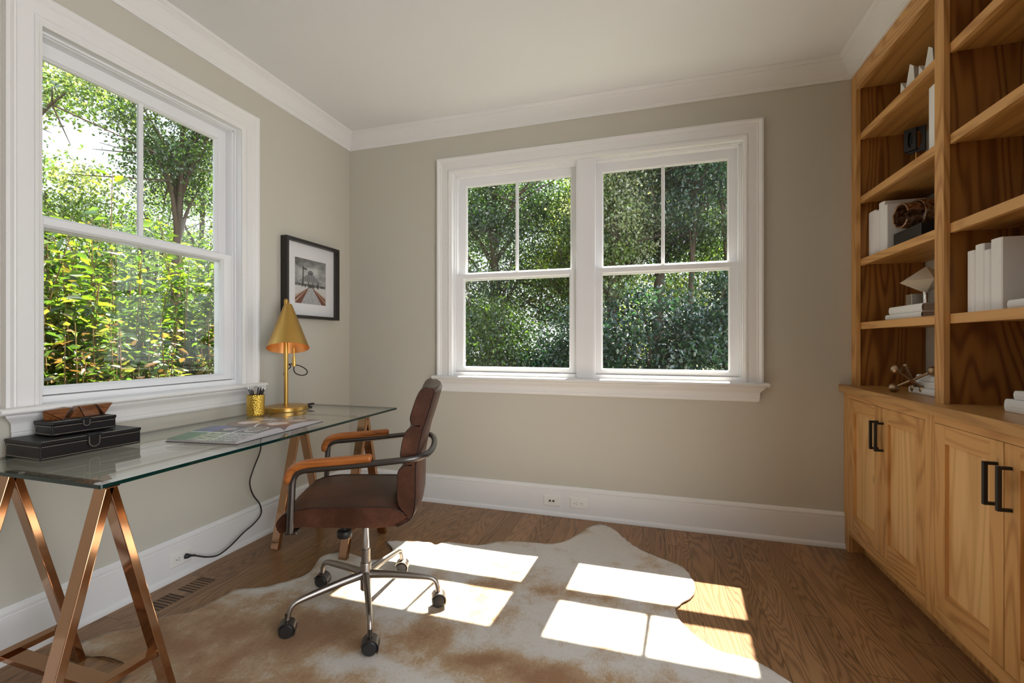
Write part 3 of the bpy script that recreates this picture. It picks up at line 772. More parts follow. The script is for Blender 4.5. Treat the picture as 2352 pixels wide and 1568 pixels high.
MB().add([du * a + dv * b + Vector((0, 0, c)) for c in (0, .0015) for a, b in ((-.004, -.004), (2 * PW + .004, -.004), (2 * PW + .004, PH + .004), (-.004, PH + .004))], [(3, 2, 1, 0), (4, 5, 6, 7), (0, 1, 5, 4), (1, 2, 6, 5), (2, 3, 7, 6), (3, 0, 4, 7)]).build('cover', BLACKPL, t)
PGE = paint('page_edges', (.50, .46, .45), .8, .0)
def colA(u, v):       # left page: u fore edge->spine, v front->back
    if abs(v - .38) < .012 or abs(u - .40) < .010: return (.6, .6, .6)
    k = nz(u * 14, v * 14, 3) * .5 + .5
    if u < .40 and v >= .38: return (.05 + .08 * k, .13 + .10 * k, .08 + .06 * k) if v > .72 else (.20 + .3 * (k > .5), .21 + .27 * (k > .5), .20 + .27 * (k > .55))
    if u < .40: return tuple(q + .26 * (nz(u * 30, v * 30, 8) > 0) for q in (.20, .195, .19))
    if v < .38:
        e = ((u - .68) / .2) ** 2 + ((v - .2) / .13) ** 2
        return (.55, .5, .5) if .6 < e < 1 else ((.35, .33, .34) if e < .6 and nz(u * 40, v * 40) > 0 else (.10 + .05 * k, .095 + .05 * k, .10 + .05 * k))
    if v > .72: return (.08, .10, .18 + .3 * (v < .78))
    e = ((u - .62) / .10) ** 2 + ((v - .56) / .10) ** 2
    return (.4, .36, .36) if e < 1 and k > .4 else (.07, .07, .075)
def colB(u, v):       # right page: u spine->fore edge
    if abs(v - .52) < .012 or abs(u - .5) < .010: return (.75, .72, .7)
    k = nz(u * 10, v * 10, 5) * .5 + .5
    for cu, cv in ((.26, .28), (.75, .26), (.27, .76), (.74, .77)):
        e = ((u - cu) / .16) ** 2 + ((v - cv) / .17) ** 2
        if e < .75: return (.72, .62, .58)
        if e < 1: return (.42, .22, .14)
    return (.16 + .08 * k, .085 + .05 * k, .06 + .04 * k)
def pA(u, v): return du * (u * PW) + dv * (v * PH) + Vector((0, 0, pagez(u, 0) + .0012))
def pB(u, v): return du * (PW + u * PW) + dv * (v * PH) + Vector((0, 0, pagez(1 - u, 1) + .0012))
K = 24
for nm, fp in (('page_block', pA), ('page_block', pB)):
    rings = []
    for i in range(K + 1):
        u = i / K; a = fp(u, 0); b = fp(u, 1)
        rings.append([Vector((a.x, a.y, .0016)), Vector((b.x, b.y, .0016)), b - Vector((0, 0, .0006)), a - Vector((0, 0, .0006))])
    MB().loft(rings).build(nm, PGE, t, smooth=30)
grid_page('page', t, 60, 60, pA, colA, GLOSSINK); grid_page('page', t, 60, 60, pB, colB, GLOSSINK)

# pen cup and pencils ---------------------------------------------------
cx, cy = .134, -1.002
t = thing('pen_cup', 'hammered brass pen cup standing on the desk beside the lamp', 'cup', (cx, cy, ZD))
MB().lathe([(.003, 0), (.036, .0), (.042, .004), (.0445, .012), (.0445, .117), (.0425, .117), (.0425, .008), (.003, .006)], 40).build('body', HAMMER, t, smooth=50)
pl = [(-.026, .016, -19, 8), (-.018, -.012, -11, 3), (-.002, .022, -4, -6), (.002, -.024, 0, 4), (.018, .012, 8, -6), (.021, -.008, 11, 4), (.022, .022, 15, -2), (.028, -.012, 19, 2), (.026, .004, 22, 6), (.010, .026, 6, 8)]
PENC = paint('pencil_black', (.02, .018, .02), .35, .0); FERR = metal('ferrule', (.7, .7, .72), .25); ERAS = paint('eraser_white', (.8, .76, .74), .7)
rt = Vector((.956, .293, 0)); fwv = Vector((-.293, .956, 0))
for i, (sx_, sy_, tilt, ty) in enumerate(pl):
    foot = Vector((cx, cy, ZD + .009)) + rt * (-sx_ * .55) + fwv * (-sy_ * .5)
    topp = Vector((cx, cy, ZD + .117)) + rt * sx_ * 1.12 + fwv * sy_
    ax = (topp - foot).normalized(); Lp = .160 + .004 * (i % 3)
    pt = thing('pencil', 'black pencil with silver ferrule and white eraser in the brass cup', 'pencil', tuple(foot), 0, 'black pencils in the brass cup')
    q = Vector((0, 0, 1)).rotation_difference(ax).to_matrix().to_4x4()
    MB().lathe([(.0006, 0), (.0034, .012), (.0034, Lp - .016)], 6, q).build('shaft', PENC, pt)
    f = MB().lathe([(.0036, Lp - .016), (.0036, Lp - .006)], 10, q).build('ferrule', FERR, pt, smooth=50)
    MB().lathe([(.0033, Lp - .006), (.0033, Lp + .001), (.002, Lp + .002)], 10, q).build('eraser', ERAS, pt, smooth=50)

# lamp ------------------------------------------------------------------
lx, ly = .127, -.775
t = thing('table_lamp', 'brass desk lamp with tilted cone shade lit beside the picture frame', 'lamp', (lx, ly, ZD))
MB().lathe([(.003, 0), (.119, 0), (.121, .003), (.121, .022), (.118, .0255), (.112, .0265), (.003, .0275)], 64).build('base', BRASS, t, smooth=30)
MB().lathe([(.020, .0275), (.020, .030), (.0125, .033), (.0122, .60)], 24).build('pole', BRASS, t, smooth=40)
vd = Vector((.687, -.727, 0))                      # towards the room
ztop = 1.405 - ZD
piv = Vector((0, 0, ztop))
m = MB(); m.lathe([(.0122, .60), (.0122, ztop - .004), (.011, ztop), (.008, ztop + .006), (.002, ztop + .008)], 20); m.build('finial', BRASS, t, smooth=40)
axis = (Vector((0, 0, -1)) * math.cos(R(17)) + vd * math.sin(R(17))).normalized()
st = Vector((0, 0, 1.377 - ZD)) + vd * .014 + rt * .012        # top centre of the shade
q = Vector((0, 0, 1)).rotation_difference(axis).to_matrix().to_4x4()
MS_ = Matrix.Translation(st) @ q
Ls = .272
m = MB(); m.lathe([(.018, .0), (.0215, .001), (.1145, Ls), (.1130, Ls), (.0200, .004), (.004, .004)], 64, MS_)
m.f = m.f; sh = m.build('shade', [BRASS, BRASSIN], t, smooth=35)
for p in sh.data.polygons:                          # lining: inner faces
    c = MS_.inverted() @ p.center
    rad = math.hypot(c.x, c.y); want = .0215 + (.1145 - .0215) * c.z / Ls
    if rad < want - .0008: p.material_index = 1
m = MB(); m.tube([piv + Vector((0, 0, -.012)) , piv + Vector((0, 0, -.012)) + rt * .016, st - axis * .004], .006, 10); m.build('joint', BRASS, t, smooth=50)
m = MB(); m.ball(st + axis * (Ls * .66), .026, 18); m.build('bulb', BULB, t, smooth=180)
m = MB(); m.lathe([(.013, 0), (.013, Ls * .55)], 16, MS_ @ Matrix.Translation((0, 0, .006))); m.build('socket', BRASS, t, smooth=40)
gp = rt * .047 - vd * .02
g = MB(); g.tube([gp + Vector((0, 0, 1.115 - ZD)), gp + Vector((0, 0, 1.065 - ZD))], .0055, 10)
g.tube([gp + Vector((0, 0, 1.066 - ZD)), gp + rt * .002 + Vector((0, 0, 1.006 - ZD))], [.0085, .0125], 14); g.build('cord_grip', BRASS, t, smooth=40)
def LP(px_, zpx, back=.02): # lamp plane: sideways offset and height
    return rt * ((px_ - 657) / 381.7) - vd * back + Vector((0, 0, 1.15 + (786.4 - zpx) / 381.7 - ZD))
c1 = catmull([LP(676, 840), LP(675, 850), LP(680, 858), LP(692, 862), LP(703, 860), LP(706, 853), LP(700, 846), LP(688, 840), LP(678, 838), LP(668, 836, .03), LP(664, 837, .035), LP(668, 842, .035), LP(662, 848, .03), LP(654, 854, .03), LP(652, 860, .03), LP(655, 872, .03), LP(656, 900, .02)], 6)
MB().tube(c1, .0034, 8).build('cord', CORDM, t, smooth=60)
def W(x, y, z): return Vector((x - lx, y - ly, z - ZD))
be = Vector((.10, .0, 0))
c2 = catmull([W(.190, -.672, .757), W(.205, -.655, .764), W(.214, -.640, .768), W(.205, -.640, .770), W(.185, -.655, .766), W(.19, -.66, .752), W(.205, -.655, .748), W(.19, -.635, .748), W(.12, -.61, .748), W(.045, -.64, .748), W(.026, -.70, .742), W(.028, -.80, .70), W(.040, -.873, .60), W(.046, -.885, .52), W(.05, -.940, .42), W(.052, -.964, .355), W(.05, -.94, .28), W(.05, -.893, .21), W(.05, -.884, .15), W(.05, -.935, .112), W(.05, -1.0, .090), W(.052, -1.09, .050), W(.052, -1.16, .034), W(.050, -1.22, .050), W(.046, -1.275, .080), W(.040, -1.30, .092)], 8)
MB().tube(c2, .0040, 8).build('cord', CORDM, t, smooth=60)
pl_ = MB(); a = W(.040, -1.298, .091); b = W(.027, -1.317, .095)
pl_.tube([W(.046, -1.283, .086), a], [.0055, .0055], 10); pl_.tube([a, W(.034, -1.312, .094), W(.026, -1.318, .095)], [.006, .012, .013], 12)
pl_.build('plug', BLACKPL, t, smooth=40)

# framed picture --------------------------------------------------------
t = thing('picture_frame', 'black framed print of a pier pavilion hanging on the left wall', 'picture', (0.0005, -.4355, 1.567))
fn = lambda a, b, d: Vector((d, a, b))
a0, a1, b0, b1 = -.2515, .2515, -.257, .257
MB().rect(a0, a1, b0, b1, [(0, 0), (0, .050), (.019, .050), (.019, .012), (.019, 0)], fn).build('frame', BLACKWD, t, bevel=.001)
p0, p1, q0, q1 = -.144, .152, -.157, .143
m = MB(); m.rect(a0 + .0185, a1 - .0185, b0 + .0185, b1 - .0185, [(0, .003), (0, .0125), (.001, .0125), (.0012, .003)], fn)
ia0, ia1, ib0, ib1 = a0 + .019, a1 - .019, b0 + .019, b1 - .019
m = MB()
m.box(.004, .0125, ia0, p0, ib0, ib1).box(.004, .0125, p1, ia1, ib0, ib1).box(.004, .0125, p0, p1, ib0, q0).box(.004, .0125, p0, p1, q1, ib1)
m.build('mat', paint('mat_board', (.80, .79, .80), .8, .0), t)
MB().box(.040, .042, ia0, ia1, ib0, ib1).build('glazing', PICG, t)
def pier(u, v):       # u 0..1 near->far (left->right in view), v 0 bottom .. 1 top
    hz = .43
    cxp = .50
    def near(a, b, w): return abs(a - b) < w
    # lamp posts
    if near(u, .265, .020) and .40 < v < .83: return (.03, .03, .03)
    if .27 < u < .39 and abs(v - (.795 - (u - .27) * .18)) < .018: return (.04, .04, .04)
    if near(u, .42, .008) and .42 < v < .60: return (.04, .04, .04)
    # roof
    if .58 > v > .505 or True:
        hw = (.345 - (v - .50) * 1.55)
        if .505 < v < .67 and abs(u - cxp) < hw * 1.0 + .01:
            k = .22 + .10 * math.sin(u * 90) * .5
            return (k, k * 1.0, k * 1.02)
        if .67 <= v < .70 and abs(u - cxp) < .075: return (.07, .07, .07)
        if .70 <= v < .765 and abs(u - cxp) < .11 - (v - .70) * 1.2: return (.16, .16, .165)
    if .36 < v < .51:
        for q in (.24, .44, .575, .74):
            if near(u, q, .013 if q != .74 else .024): return (.05, .05, .05)
        for q in (.33, .50, .61):
            if near(u, q, .012) and v < .45: return (.03, .03, .03)
    # deck & rails in perspective towards (cxp, hz)
    vz = .375
    if v < vz:
        dpt = (vz - v) / vz
        l = cxp - .05 - .40 * dpt * .62; r = cxp + .05 + .40 * dpt * .80
        if l < u < r:
            k = .42 + .16 * nz(u * 22, v * 40, 1) - .25 * max(0, nz(u * 40, v * 60, 5)) * (v < .12)
            return (k, k, k * 1.01)
        ll = cxp - .06 - .62 * dpt * 1.25; rr = cxp + .06 + .62 * dpt * 1.35
        f = (u - ll) / (l - ll) if u < cxp else (rr - u) / (rr - r)
        if 0 < f < 1:
            if f < .30: return (.48, .36, .27)
            if .52 < f < .64: return (.50, .33, .22)
            return (.17, .055, .035)
        return (.62, .61, .60) if v > .2 else (.5, .48, .46)
    if v < .445: 
        if v > .40 and abs(u - cxp) > .06: return (.05, .05, .05) if nz(u * 30, v * 30, 9) > -.1 else (.28, .26, .25)
        return (.55, .53, .52) if v < .40 and abs(u - cxp) > .07 else (.08, .075, .07)
    s = .5 + .5 * nz(u * 3.2 + 4, v * 7, 2) + .3 * nz(u * 8, v * 16, 6)
    gl = math.exp(-((u - .55) ** 2 / .12 + (v - .72) ** 2 / .03))
    k = max(.05, min(.75, .12 + .34 * s + .30 * gl - .12 * (v > .82)))
    return (k, k, k * .98)
pr_ = grid_page('print', t, 96, 96, lambda u, v: Vector((.0075, p0 + u * (p1 - p0), q0 + v * (q1 - q0))), pier, INK)
MB().box(.002, .004, ia0, ia1, ib0, ib1).build('backing', BLACKWD, t)

# ------------------------------------------------------------------ office chair
CH = (1.05, -1.302)
t = thing('office_chair', 'brown leather swivel chair with wooden arms on the cowhide', 'chair', (CH[0], CH[1], 0), R(205))
SW = .222
def cp(u, w, z): return Vector((u, w, z))          # local frame: u forward, +w towards the room
# five-star base
RUGZ = .007
m = MB(); m.lathe([(.004, .086), (.019, .086), (.0225, .090), (.0225, .200), (.021, .204), (.0185, .205), (.0185, .262), (.0165, .264), (.004, .264)], 28); m.build('hub', STEEL, t, smooth=35)
MB().lathe([(.0142, .262), (.0142, .412)], 24).build('gas_lift', CHROME, t, smooth=40)
MB().box(-.10, .13, -.075, .075, .404, .447).build('seat_plate', BLACKMET, t, bevel=.004)
m = MB(); m.lathe([(.010, .41), (.010, .348), (.0285, .346), (.031, .342), (.031, .322), (.028, .317), (.004, .316)], 26, Matrix.Translation((.088, 0, 0))); m.build('tension_knob', BLACKPL, t, smooth=35)
for k, aw in enumerate((19.5, 91.5, 163.5, 235.5, 307.5)):
    a = R(aw - 205); d = Vector((math.cos(a), math.sin(a), 0))
    pth = catmull([d * .012 + Vector((0, 0, .152)), d * .10 + Vector((0, 0, .148)), d * .20 + Vector((0, 0, .139)), d * .265 + Vector((0, 0, .131)), d * .292 + Vector((0, 0, .121)), d * .304 + Vector((0, 0, .102)), d * .310 + Vector((0, 0, .072))], 5)
    n = len(pth); rr = [.0185 - .0085 * min(1, i / (n * .6)) for i in range(n)]; ry = [.0150 - .0055 * min(1, i / (n * .6)) for i in range(n)]
    MB().tube(pth, rr, 14, ry=ry).build('base_leg', STEEL, t, smooth=60)
    cc = d * .312 + Vector((0, 0, RUGZ + .029))
    yaw = R({0: -62, 1: -70, 2: -75, 3: -58, 4: -62}[k] - 205)
    MC = Matrix.Translation(cc) @ Matrix.Rotation(yaw, 4, 'Z') @ Matrix.Rotation(PI / 2, 4, 'Y')   # wheel axis = local z
    h = MB()
    nA = 18; arc = [R(-35 + 190 * i / nA) for i in range(nA + 1)]
    def hp(r_, a_): return (-r_ * math.sin(a_), r_ * math.cos(a_))
    oo = [hp(.0335, q) for q in arc] + [hp(.0305, q) for q in reversed(arc)]
    h.loft([[MC @ Vector((x, y, z)) for x, y in oo] for z in (-.024, .024)])
    h.tube([cc + Vector((0, 0, .030)), cc + Vector((0, 0, .060))], .008, 12)
    hb = h.build('caster', STEEL if k in (0, 1) else DARKIRON, t, smooth=40)  # right and back casters get brighter steel, imitating light on them
    wv = MB()
    for z0, z1 in ((-.0235, -.003), (.003, .0235)):
        wv.lathe([(.003, z0), (.022, z0), (.0265, z0 + .004), (.029, z0 + .007), (.029, z1 - .007), (.0265, z1 - .004), (.022, z1), (.003, z1)], 26, MC)
    wv.lathe([(.008, -.004), (.008, .004)], 12, MC)
    wv.build('wheel', BLACKPL, hb, smooth=40)
# seat
seat = [(.243, .447), (.262, .432), (.277, .432), (.287, .446), (.290, .464), (.283, .482), (.270, .496), (.245, .509), (.213, .5175), (.149, .524), (.06, .521), (-.02, .517), (-.09, .513), (-.135, .510), (-.165, .496), (-.185, .480), (-.205, .462), (-.160, .437), (-.086, .432), (.0, .437), (.10, .444), (.20, .452)]
cen_ = Vector((.03, .475))
m = MB(); rings = []
for w, k, up in ((-SW, .955, 0), (-SW + .006, .985, 0), (-SW + .018, 1, .0), (-.11, 1, .006), (0, 1, .008), (.11, 1, .006), (SW - .018, 1, 0), (SW - .006, .985, 0), (SW, .955, 0)):
    rings.append([cp(cen_.x + (u - cen_.x) * (1 - (1 - k) * .25), w, cen_.y + (z - cen_.y) * k + (up if z > .49 else 0)) for u, z in seat])
m.loft(rings)
so = m.build('seat', LEATHER, t, smooth=55)
for s in (-1, 1):
    pp = catmull([cp(.268, s * (SW - .004), .434), cp(.287, s * (SW - .004), .463), cp(.268, s * (SW - .004), .4955), cp(.243, s * (SW - .004), .508), cp(.213, s * (SW - .004), .516), cp(.149, s * (SW - .004), .5225), cp(.0, s * (SW - .004), .517), cp(-.128, s * (SW - .004), .510), cp(-.150, s * (SW - .004), .502), cp(-.182, s * (SW - .004), .483)], 5)
    MB().tube(pp, .0028, 8).build('piping', PIPING, so, smooth=60)
# backrest: shell plus three cushions
rear = [(-.160, .436), (-.207, .459), (-.222, .487), (-.229, .530), (-.230, .60), (-.231, .67), (-.240, .730), (-.259, .81), (-.279, .870), (-.300, .945), (-.303, .958), (-.296, .971)]
def bul(w, a): return a * (1 - (w / SW) ** 2)
ws = [-SW, -SW + .008, -.15, -.07, 0, .07, .15, SW - .008, SW]
rings = []
for w in ws:
    e = .004 if abs(w) >= SW - 1e-6 else 0
    o = [cp(u - bul(w, .024) + e, w, z) for u, z in rear]
    i_ = [cp(u + .020 - bul(w, .020), w, z + (.0 if z > .5 else .006)) for u, z in reversed(rear)]
    rings.append(o + i_)
bk = MB().loft(rings).build('backrest', LEATHER, t, smooth=45)
for s in (-1, 1):
    pp = catmull([cp(u + .003, s * (SW + .0005), z) for u, z in rear], 4)
    MB().tube(pp, .0030, 8).build('piping', PIPING, bk, smooth=60)
def cushion(fr, rr):
    """fr: front outline bottom->top, rr: back outline bottom->top"""
    poly = fr + list(reversed(rr)); c = Vector((sum(p[0] for p in poly) / len(poly), sum(p[1] for p in poly) / len(poly)))
    rings = []
    for w, k in ((-SW + .001, .90), (-SW + .005, .965), (-SW + .014, 1.), (-.12, 1.03), (0, 1.04), (.12, 1.03), (SW - .014, 1.), (SW - .005, .965), (SW - .001, .90)):
        rings.append([cp(c.x + (u - c.x) * (k if u > c.x else 1) - bul(w, .012), w, c.y + (z - c.y) * (1 - (1 - min(k, 1)) * .12)) for u, z in poly])
    o = MB().loft(rings).build('cushion', LEATHER, bk, smooth=50)
    for s in (-1, 1):
        pp = catmull([cp(u - .003, s * (SW - .006), z) for u, z in fr], 4)
        MB().tube(pp, .0026, 8).build('piping', PIPING, o, smooth=60) if False else MB().tube(pp, .0026, 8).build('piping', PIPING, bk, smooth=60)
cushion([(-.190, .478), (-.170, .500), (-.158, .520), (-.1535, .545), (-.1535, .60), (-.155, .634), (-.160, .652), (-.172, .664), (-.190, .670)], [(-.215, .475), (-.224, .50), (-.227, .60), (-.229, .670)])
cushion([(-.190, .672), (-.174, .682), (-.166, .700), (-.168, .732), (-.176, .774), (-.186, .800), (-.202, .815), (-.222, .822)], [(-.229, .674), (-.237, .73), (-.254, .80), (-.262, .822)])
cushion([(-.222, .824), (-.208, .833), (-.203, .850), (-.206, .868), (-.214, .895), (-.226, .930), (-.238, .955), (-.250, .968), (-.268, .974)], [(-.260, .826), (-.276, .87), (-.298, .948), (-.296, .970)])
# arm tube
AW = .252
half = [(.228, AW, .446), (.2255, AW, .50), (.221, AW, .60), (.219, AW, .635), (.212, AW, .655), (.200, AW, .668), (.182, AW, .675), (.144, AW, .678), (.0, AW, .686), (-.10, AW, .694), (-.165, AW, .699), (-.205, AW - .004, .702), (-.240, AW - .022, .704), (-.266, AW - .055, .706), (-.282, .14, .707), (-.290, .07, .708)]
path = [cp(*p) for p in half] + [cp(-.292, 0, .708)] + [cp(p[0], -p[1], p[2]) for p in reversed(half)]
MB().tube(catmull(path, 3), .0125, 14).build('arm_frame', DARKIRON, t, smooth=60)
for s in (-1, 1):
    MB().box(.205, .245, s * (SW - .03) if s < 0 else SW - .03, s * (AW + .002), .438, .449).build('bracket', DARKIRON, t, bevel=.002)
    pth = catmull([cp(.2365, s * AW, .628), cp(.233, s * AW, .652), cp(.222, s * AW, .675), cp(.203, s * AW, .690), cp(.175, s * AW, .6975), cp(.144, s * AW, .701), (.04, s * AW, .706), cp(-.035, s * AW, .711), cp(-.055, s * AW, .712), cp(-.066, s * AW, .711)], 5)
    n = len(pth)
    prof = [min(1, .45 + .55 * (min(i, n - 1 - i) / 4) ** .5) if min(i, n - 1 - i) < 4 else 1 for i in range(n)]
    MB().tube(pth, [.0165 * p for p in prof], 18, ry=[.0205 * p for p in prof]).build('armrest', ARMWOOD, t, smooth=60, label='orange-brown wooden arm pad')
for s in (-1, 1): pass

# ------------------------------------------------------------------ cowhide rug
OUT = [(.156, -1.838), (.150, -1.818), (.157, -1.796), (.181, -1.745), (.268, -1.674), (.278, -1.604), (.353, -1.559), (.372, -1.475), (.384, -1.40), (.393, -1.351), (.49, -1.309), (.537, -1.255), (.592, -1.175), (.597, -1.107), (.56, -1.023), (.547, -.951), (.625, -.89), (.752, -.914), (.839, -.918), (.862, -.871), (.868, -.793), (.80, -.735), (.795, -.715), (.878, -.681), (1.012, -.646), (1.063, -.666), (1.119, -.613), (1.298, -.594), (1.399, -.51), (1.558, -.473), (1.671, -.468), (1.759, -.40), (1.814, -.27), (1.853, -.171), (1.900, -.112), (1.938, -.096), (2.008, -.144), (2.081, -.283), (2.145, -.369), (2.237, -.433), (2.324, -.482), (2.384, -.536), (2.418, -.637), (2.423, -.717), (2.405, -.799), (2.345, -.888), (2.325, -.935), (2.361, -1.042), (2.453, -1.15), (2.537, -1.173), (2.598, -1.19), (2.70, -1.29), (2.74, -1.42), (2.66, -1.60), (2.52, -1.72), (2.38, -1.80), (2.28, -1.96), (2.10, -2.10), (1.86, -2.16), (1.60, -2.12), (1.42, -2.24), (1.20, -2.28), (.98, -2.20), (.78, -2.10), (.62, -2.03), (.55, -1.95), (.50, -1.885), (.432, -1.849), (.346, -1.843), (.302, -1.849), (.234, -1.862), (.19, -1.856)]
oc = catmull([(a, b, 0) for a, b in OUT], 4, cyc=True)
oc = [Vector((p.x + .004 * nz(p.x * 40, p.y * 40, 1), p.y + .004 * nz(p.x * 40, p.y * 40, 7))) for p in oc]
def inside(x, y):
    c = False; n = len(oc); j = n - 1
    for i in range(n):
        if (oc[i].y > y) != (oc[j].y > y) and x < (oc[j].x - oc[i].x) * (y - oc[i].y) / (oc[j].y - oc[i].y) + oc[i].x: c = not c
        j = i
    return c
pts = list(oc)
st_ = .022
for i in range(int(2.7 / st_)):
    for j in range(int(2.3 / st_)):
        x = .13 + i * st_ + (j % 2) * st_ / 2; y = -2.3 + j * st_
        if inside(x, y) and min((Vector((x, y)) - q).length_squared for q in oc[::2]) > (st_ * .6) ** 2: pts.append(Vector((x, y)))
n = len(oc)
res = geometry.delaunay_2d_cdt(pts, [(i, (i + 1) % n) for i in range(n)], [], 1, 1e-5)
pv, pf = res[0], res[2]
ocs = oc[::2]
NOCURL = [(CH[0] + .312 * math.cos(R(q)), CH[1] + .312 * math.sin(R(q))) for q in (19.5, 91.5, 163.5, 235.5, 307.5)]
def rugz(x, y):
    d = min((Vector((x, y)) - q).length for q in ocs)
    lift = .012 * max(0, nz(x * 5, y * 5, 4) + .1) * max(0, 1 - d / .05) if d < .05 else 0
    wv = .004 * max(0, nz(x * 4.5, y * 4.5, 12))
    f = 1
    for a, b in NOCURL + [(.687, -.957), (.70, -1.879), (.23, -1.879)]: f *= min(1, max(0, (math.hypot(x - a, y - b) - .035) / .09))
    return RUGZ + (lift + wv) * f
G = lambda x, y, cx_, cy_, sx_, sy_, th=0: math.exp(-(((x - cx_) * math.cos(th) + (y - cy_) * math.sin(th)) / sx_) ** 2 - ((-(x - cx_) * math.sin(th) + (y - cy_) * math.cos(th)) / sy_) ** 2)
def tan(x, y):
    v = .17
    v += .62 * G(x, y, .62, -1.62, .52, .26, R(15)) + .35 * G(x, y, .35, -1.75, .2, .12)
    v += .45 * G(x, y, 1.02, -1.47, .22, .13) + .62 * G(x, y, 1.25, -1.78, .30, .09, R(8)) + .5 * G(x, y, .95, -1.86, .22, .08)
    v += .42 * G(x, y, 1.50, -1.02, .16, .30, R(-20)) + .55 * G(x, y, 1.72, -1.48, .42, .075, R(8)) + .65 * G(x, y, 1.66, -1.455, .09, .022, R(20))
    v += .38 * G(x, y, 1.95, -.93, .30, .06, R(0)) + .30 * G(x, y, 1.84, -.26, .07, .12) + .30 * G(x, y, 2.20, -.50, .17, .08, R(-25)) + .25 * G(x, y, 1.60, -.50, .18, .05)
    v += .40 * G(x, y, 1.38, -1.42, .12, .10) + .45 * G(x, y, 2.05, -1.55, .3, .10) - .45 * G(x, y, 1.22, -1.60, .16, .055, R(12)) - .45 * G(x, y, 1.52, -1.68, .12, .10) - .3 * G(x, y, 1.15, -1.33, .1, .1)
    v += .34 * nz(x * 7, y * 7, 3) + .22 * nz(x * 16, y * 16, 8) - .35 * G(x, y, 1.85, -.35, .5, .25)
    return max(0, min(1, v))
tz = [rugz(p.x, p.y) for p in pv]
N = len(pv)
verts = [(p.x, p.y, z) for p, z in zip(pv, tz)] + [(p.x, p.y, max(.0008, z - .0055)) for p, z in zip(pv, tz)]
faces = [tuple(f) for f in pf] + [tuple(N + i for i in reversed(f)) for f in pf]
ec = {}
for f in pf:
    for a, b in zip(f, list(f[1:]) + [f[0]]): ec[(a, b)] = 1
rim = [(a, b) for (a, b) in ec if (b, a) not in ec]
faces += [(b, a, N + a, N + b) for a, b in rim]
me = bpy.data.meshes.new('cowhide_rug'); me.from_pydata(verts, [], faces); me.materials.append(HIDE); me.materials.append(HIDEBACK)
nt = len(pf)
me.polygons.foreach_set('material_index', [0] * nt + [1] * (len(faces) - nt)); me.polygons.foreach_set('use_smooth', [True] * nt + [False] * (len(faces) - nt))
at = me.attributes.new('tan', 'FLOAT', 'POINT'); tv = [tan(p.x, p.y) for p in pv]; at.data.foreach_set('value', tv + tv)
o = bpy.data.objects.new('cowhide_rug', me); COL.objects.link(o)
tag(o, 'cream and caramel cowhide rug lying on the wood floor under the chair', 'rug')

# ------------------------------------------------------------------ ceiling downlights (outside the frame; camera pair added as fill, others reflected in the panes)
for lb, x, y in (('recessed ceiling light over the desk chair side', .875, -1.60), ('recessed ceiling light over the bookcase side', 2.394, -1.60), ('added ceiling fill light above the right side of the camera', 2.55, -3.75), ('added ceiling fill light above the left side of the camera', .95, -3.75)):
    t = thing('ceiling_light', lb, 'light', (x, y, CEILZ))
    MB().lathe([(.062, -.0005), (.085, -.0005), (.085, -.004), (.078, -.007), (.062, -.007)], 40).build('trim_ring', PAPERW, t, smooth=40)
    MB().lathe([(.002, -.003), (.0615, -.003), (.0615, -.0045), (.002, -.0045)], 32).build('lens', LENS, t)

# ------------------------------------------------------------------ planting outside
def leaf_mesh(pos, axis, nor, L, Wd, cols):
    n = len(pos); axis = axis / np.linalg.norm(axis, axis=1, keepdims=True)
    nor = nor - axis * (nor * axis).sum(1, keepdims=True); nor /= np.linalg.norm(nor, axis=1, keepdims=True) + 1e-9
    side = np.cross(axis, nor); L = L[:, None]; Wd = Wd[:, None]
    up = nor * Wd * .22
    V = np.empty((n, 6, 3), np.float32)
    V[:, 0] = pos; V[:, 1] = pos + axis * L * .32 + side * Wd * .5 + up; V[:, 2] = pos + axis * L * .70 + side * Wd * .36 + up * .6 - nor * L * .03
    V[:, 3] = pos + axis * L - nor * L * .10; V[:, 4] = pos + axis * L * .70 - side * Wd * .36 + up * .6 - nor * L * .03; V[:, 5] = pos + axis * L * .32 - side * Wd * .5 + up
    b = (np.arange(n) * 6)[:, None]
    F = np.concatenate([b + np.array([0, 1, 2, 3]), b + np.array([0, 3, 4, 5])], 1).reshape(-1, 4)
    return V.reshape(-1, 3), F, np.repeat(cols, 2, axis=0)
def leaves_obj(name, parent, V, F, C):
    me = bpy.data.meshes.new(name); me.vertices.add(len(V)); me.vertices.foreach_set('co', V.astype(np.float32).ravel())
    me.loops.add(F.size); me.loops.foreach_set('vertex_index', F.astype(np.int32).ravel())
    me.polygons.add(len(F)); me.polygons.foreach_set('loop_start', np.arange(0, F.size, 4, dtype=np.int32))
    me.update(calc_edges=True)
    at = me.attributes.new('tint', 'FLOAT_COLOR', 'FACE')
    at.data.foreach_set('color', np.concatenate([C, np.ones((len(C), 1))], 1).astype(np.float32).ravel())
    me.materials.append(LEAF); me.validate()
    o = bpy.data.objects.new(name, me); COL.objects.link(o); o.parent = parent
    WM[o.name] = Matrix.Identity(4); return o
def unit(n):
    v = rng.normal(size=(n, 3)); return v / np.linalg.norm(v, axis=1, keepdims=True)
def pick(pal, n, jit=.25):
    p = np.array(pal); c = p[rng.integers(0, len(p), n)] * (1 + rng.normal(size=(n, 1)) * jit)
    return np.clip(c, .005, .9)
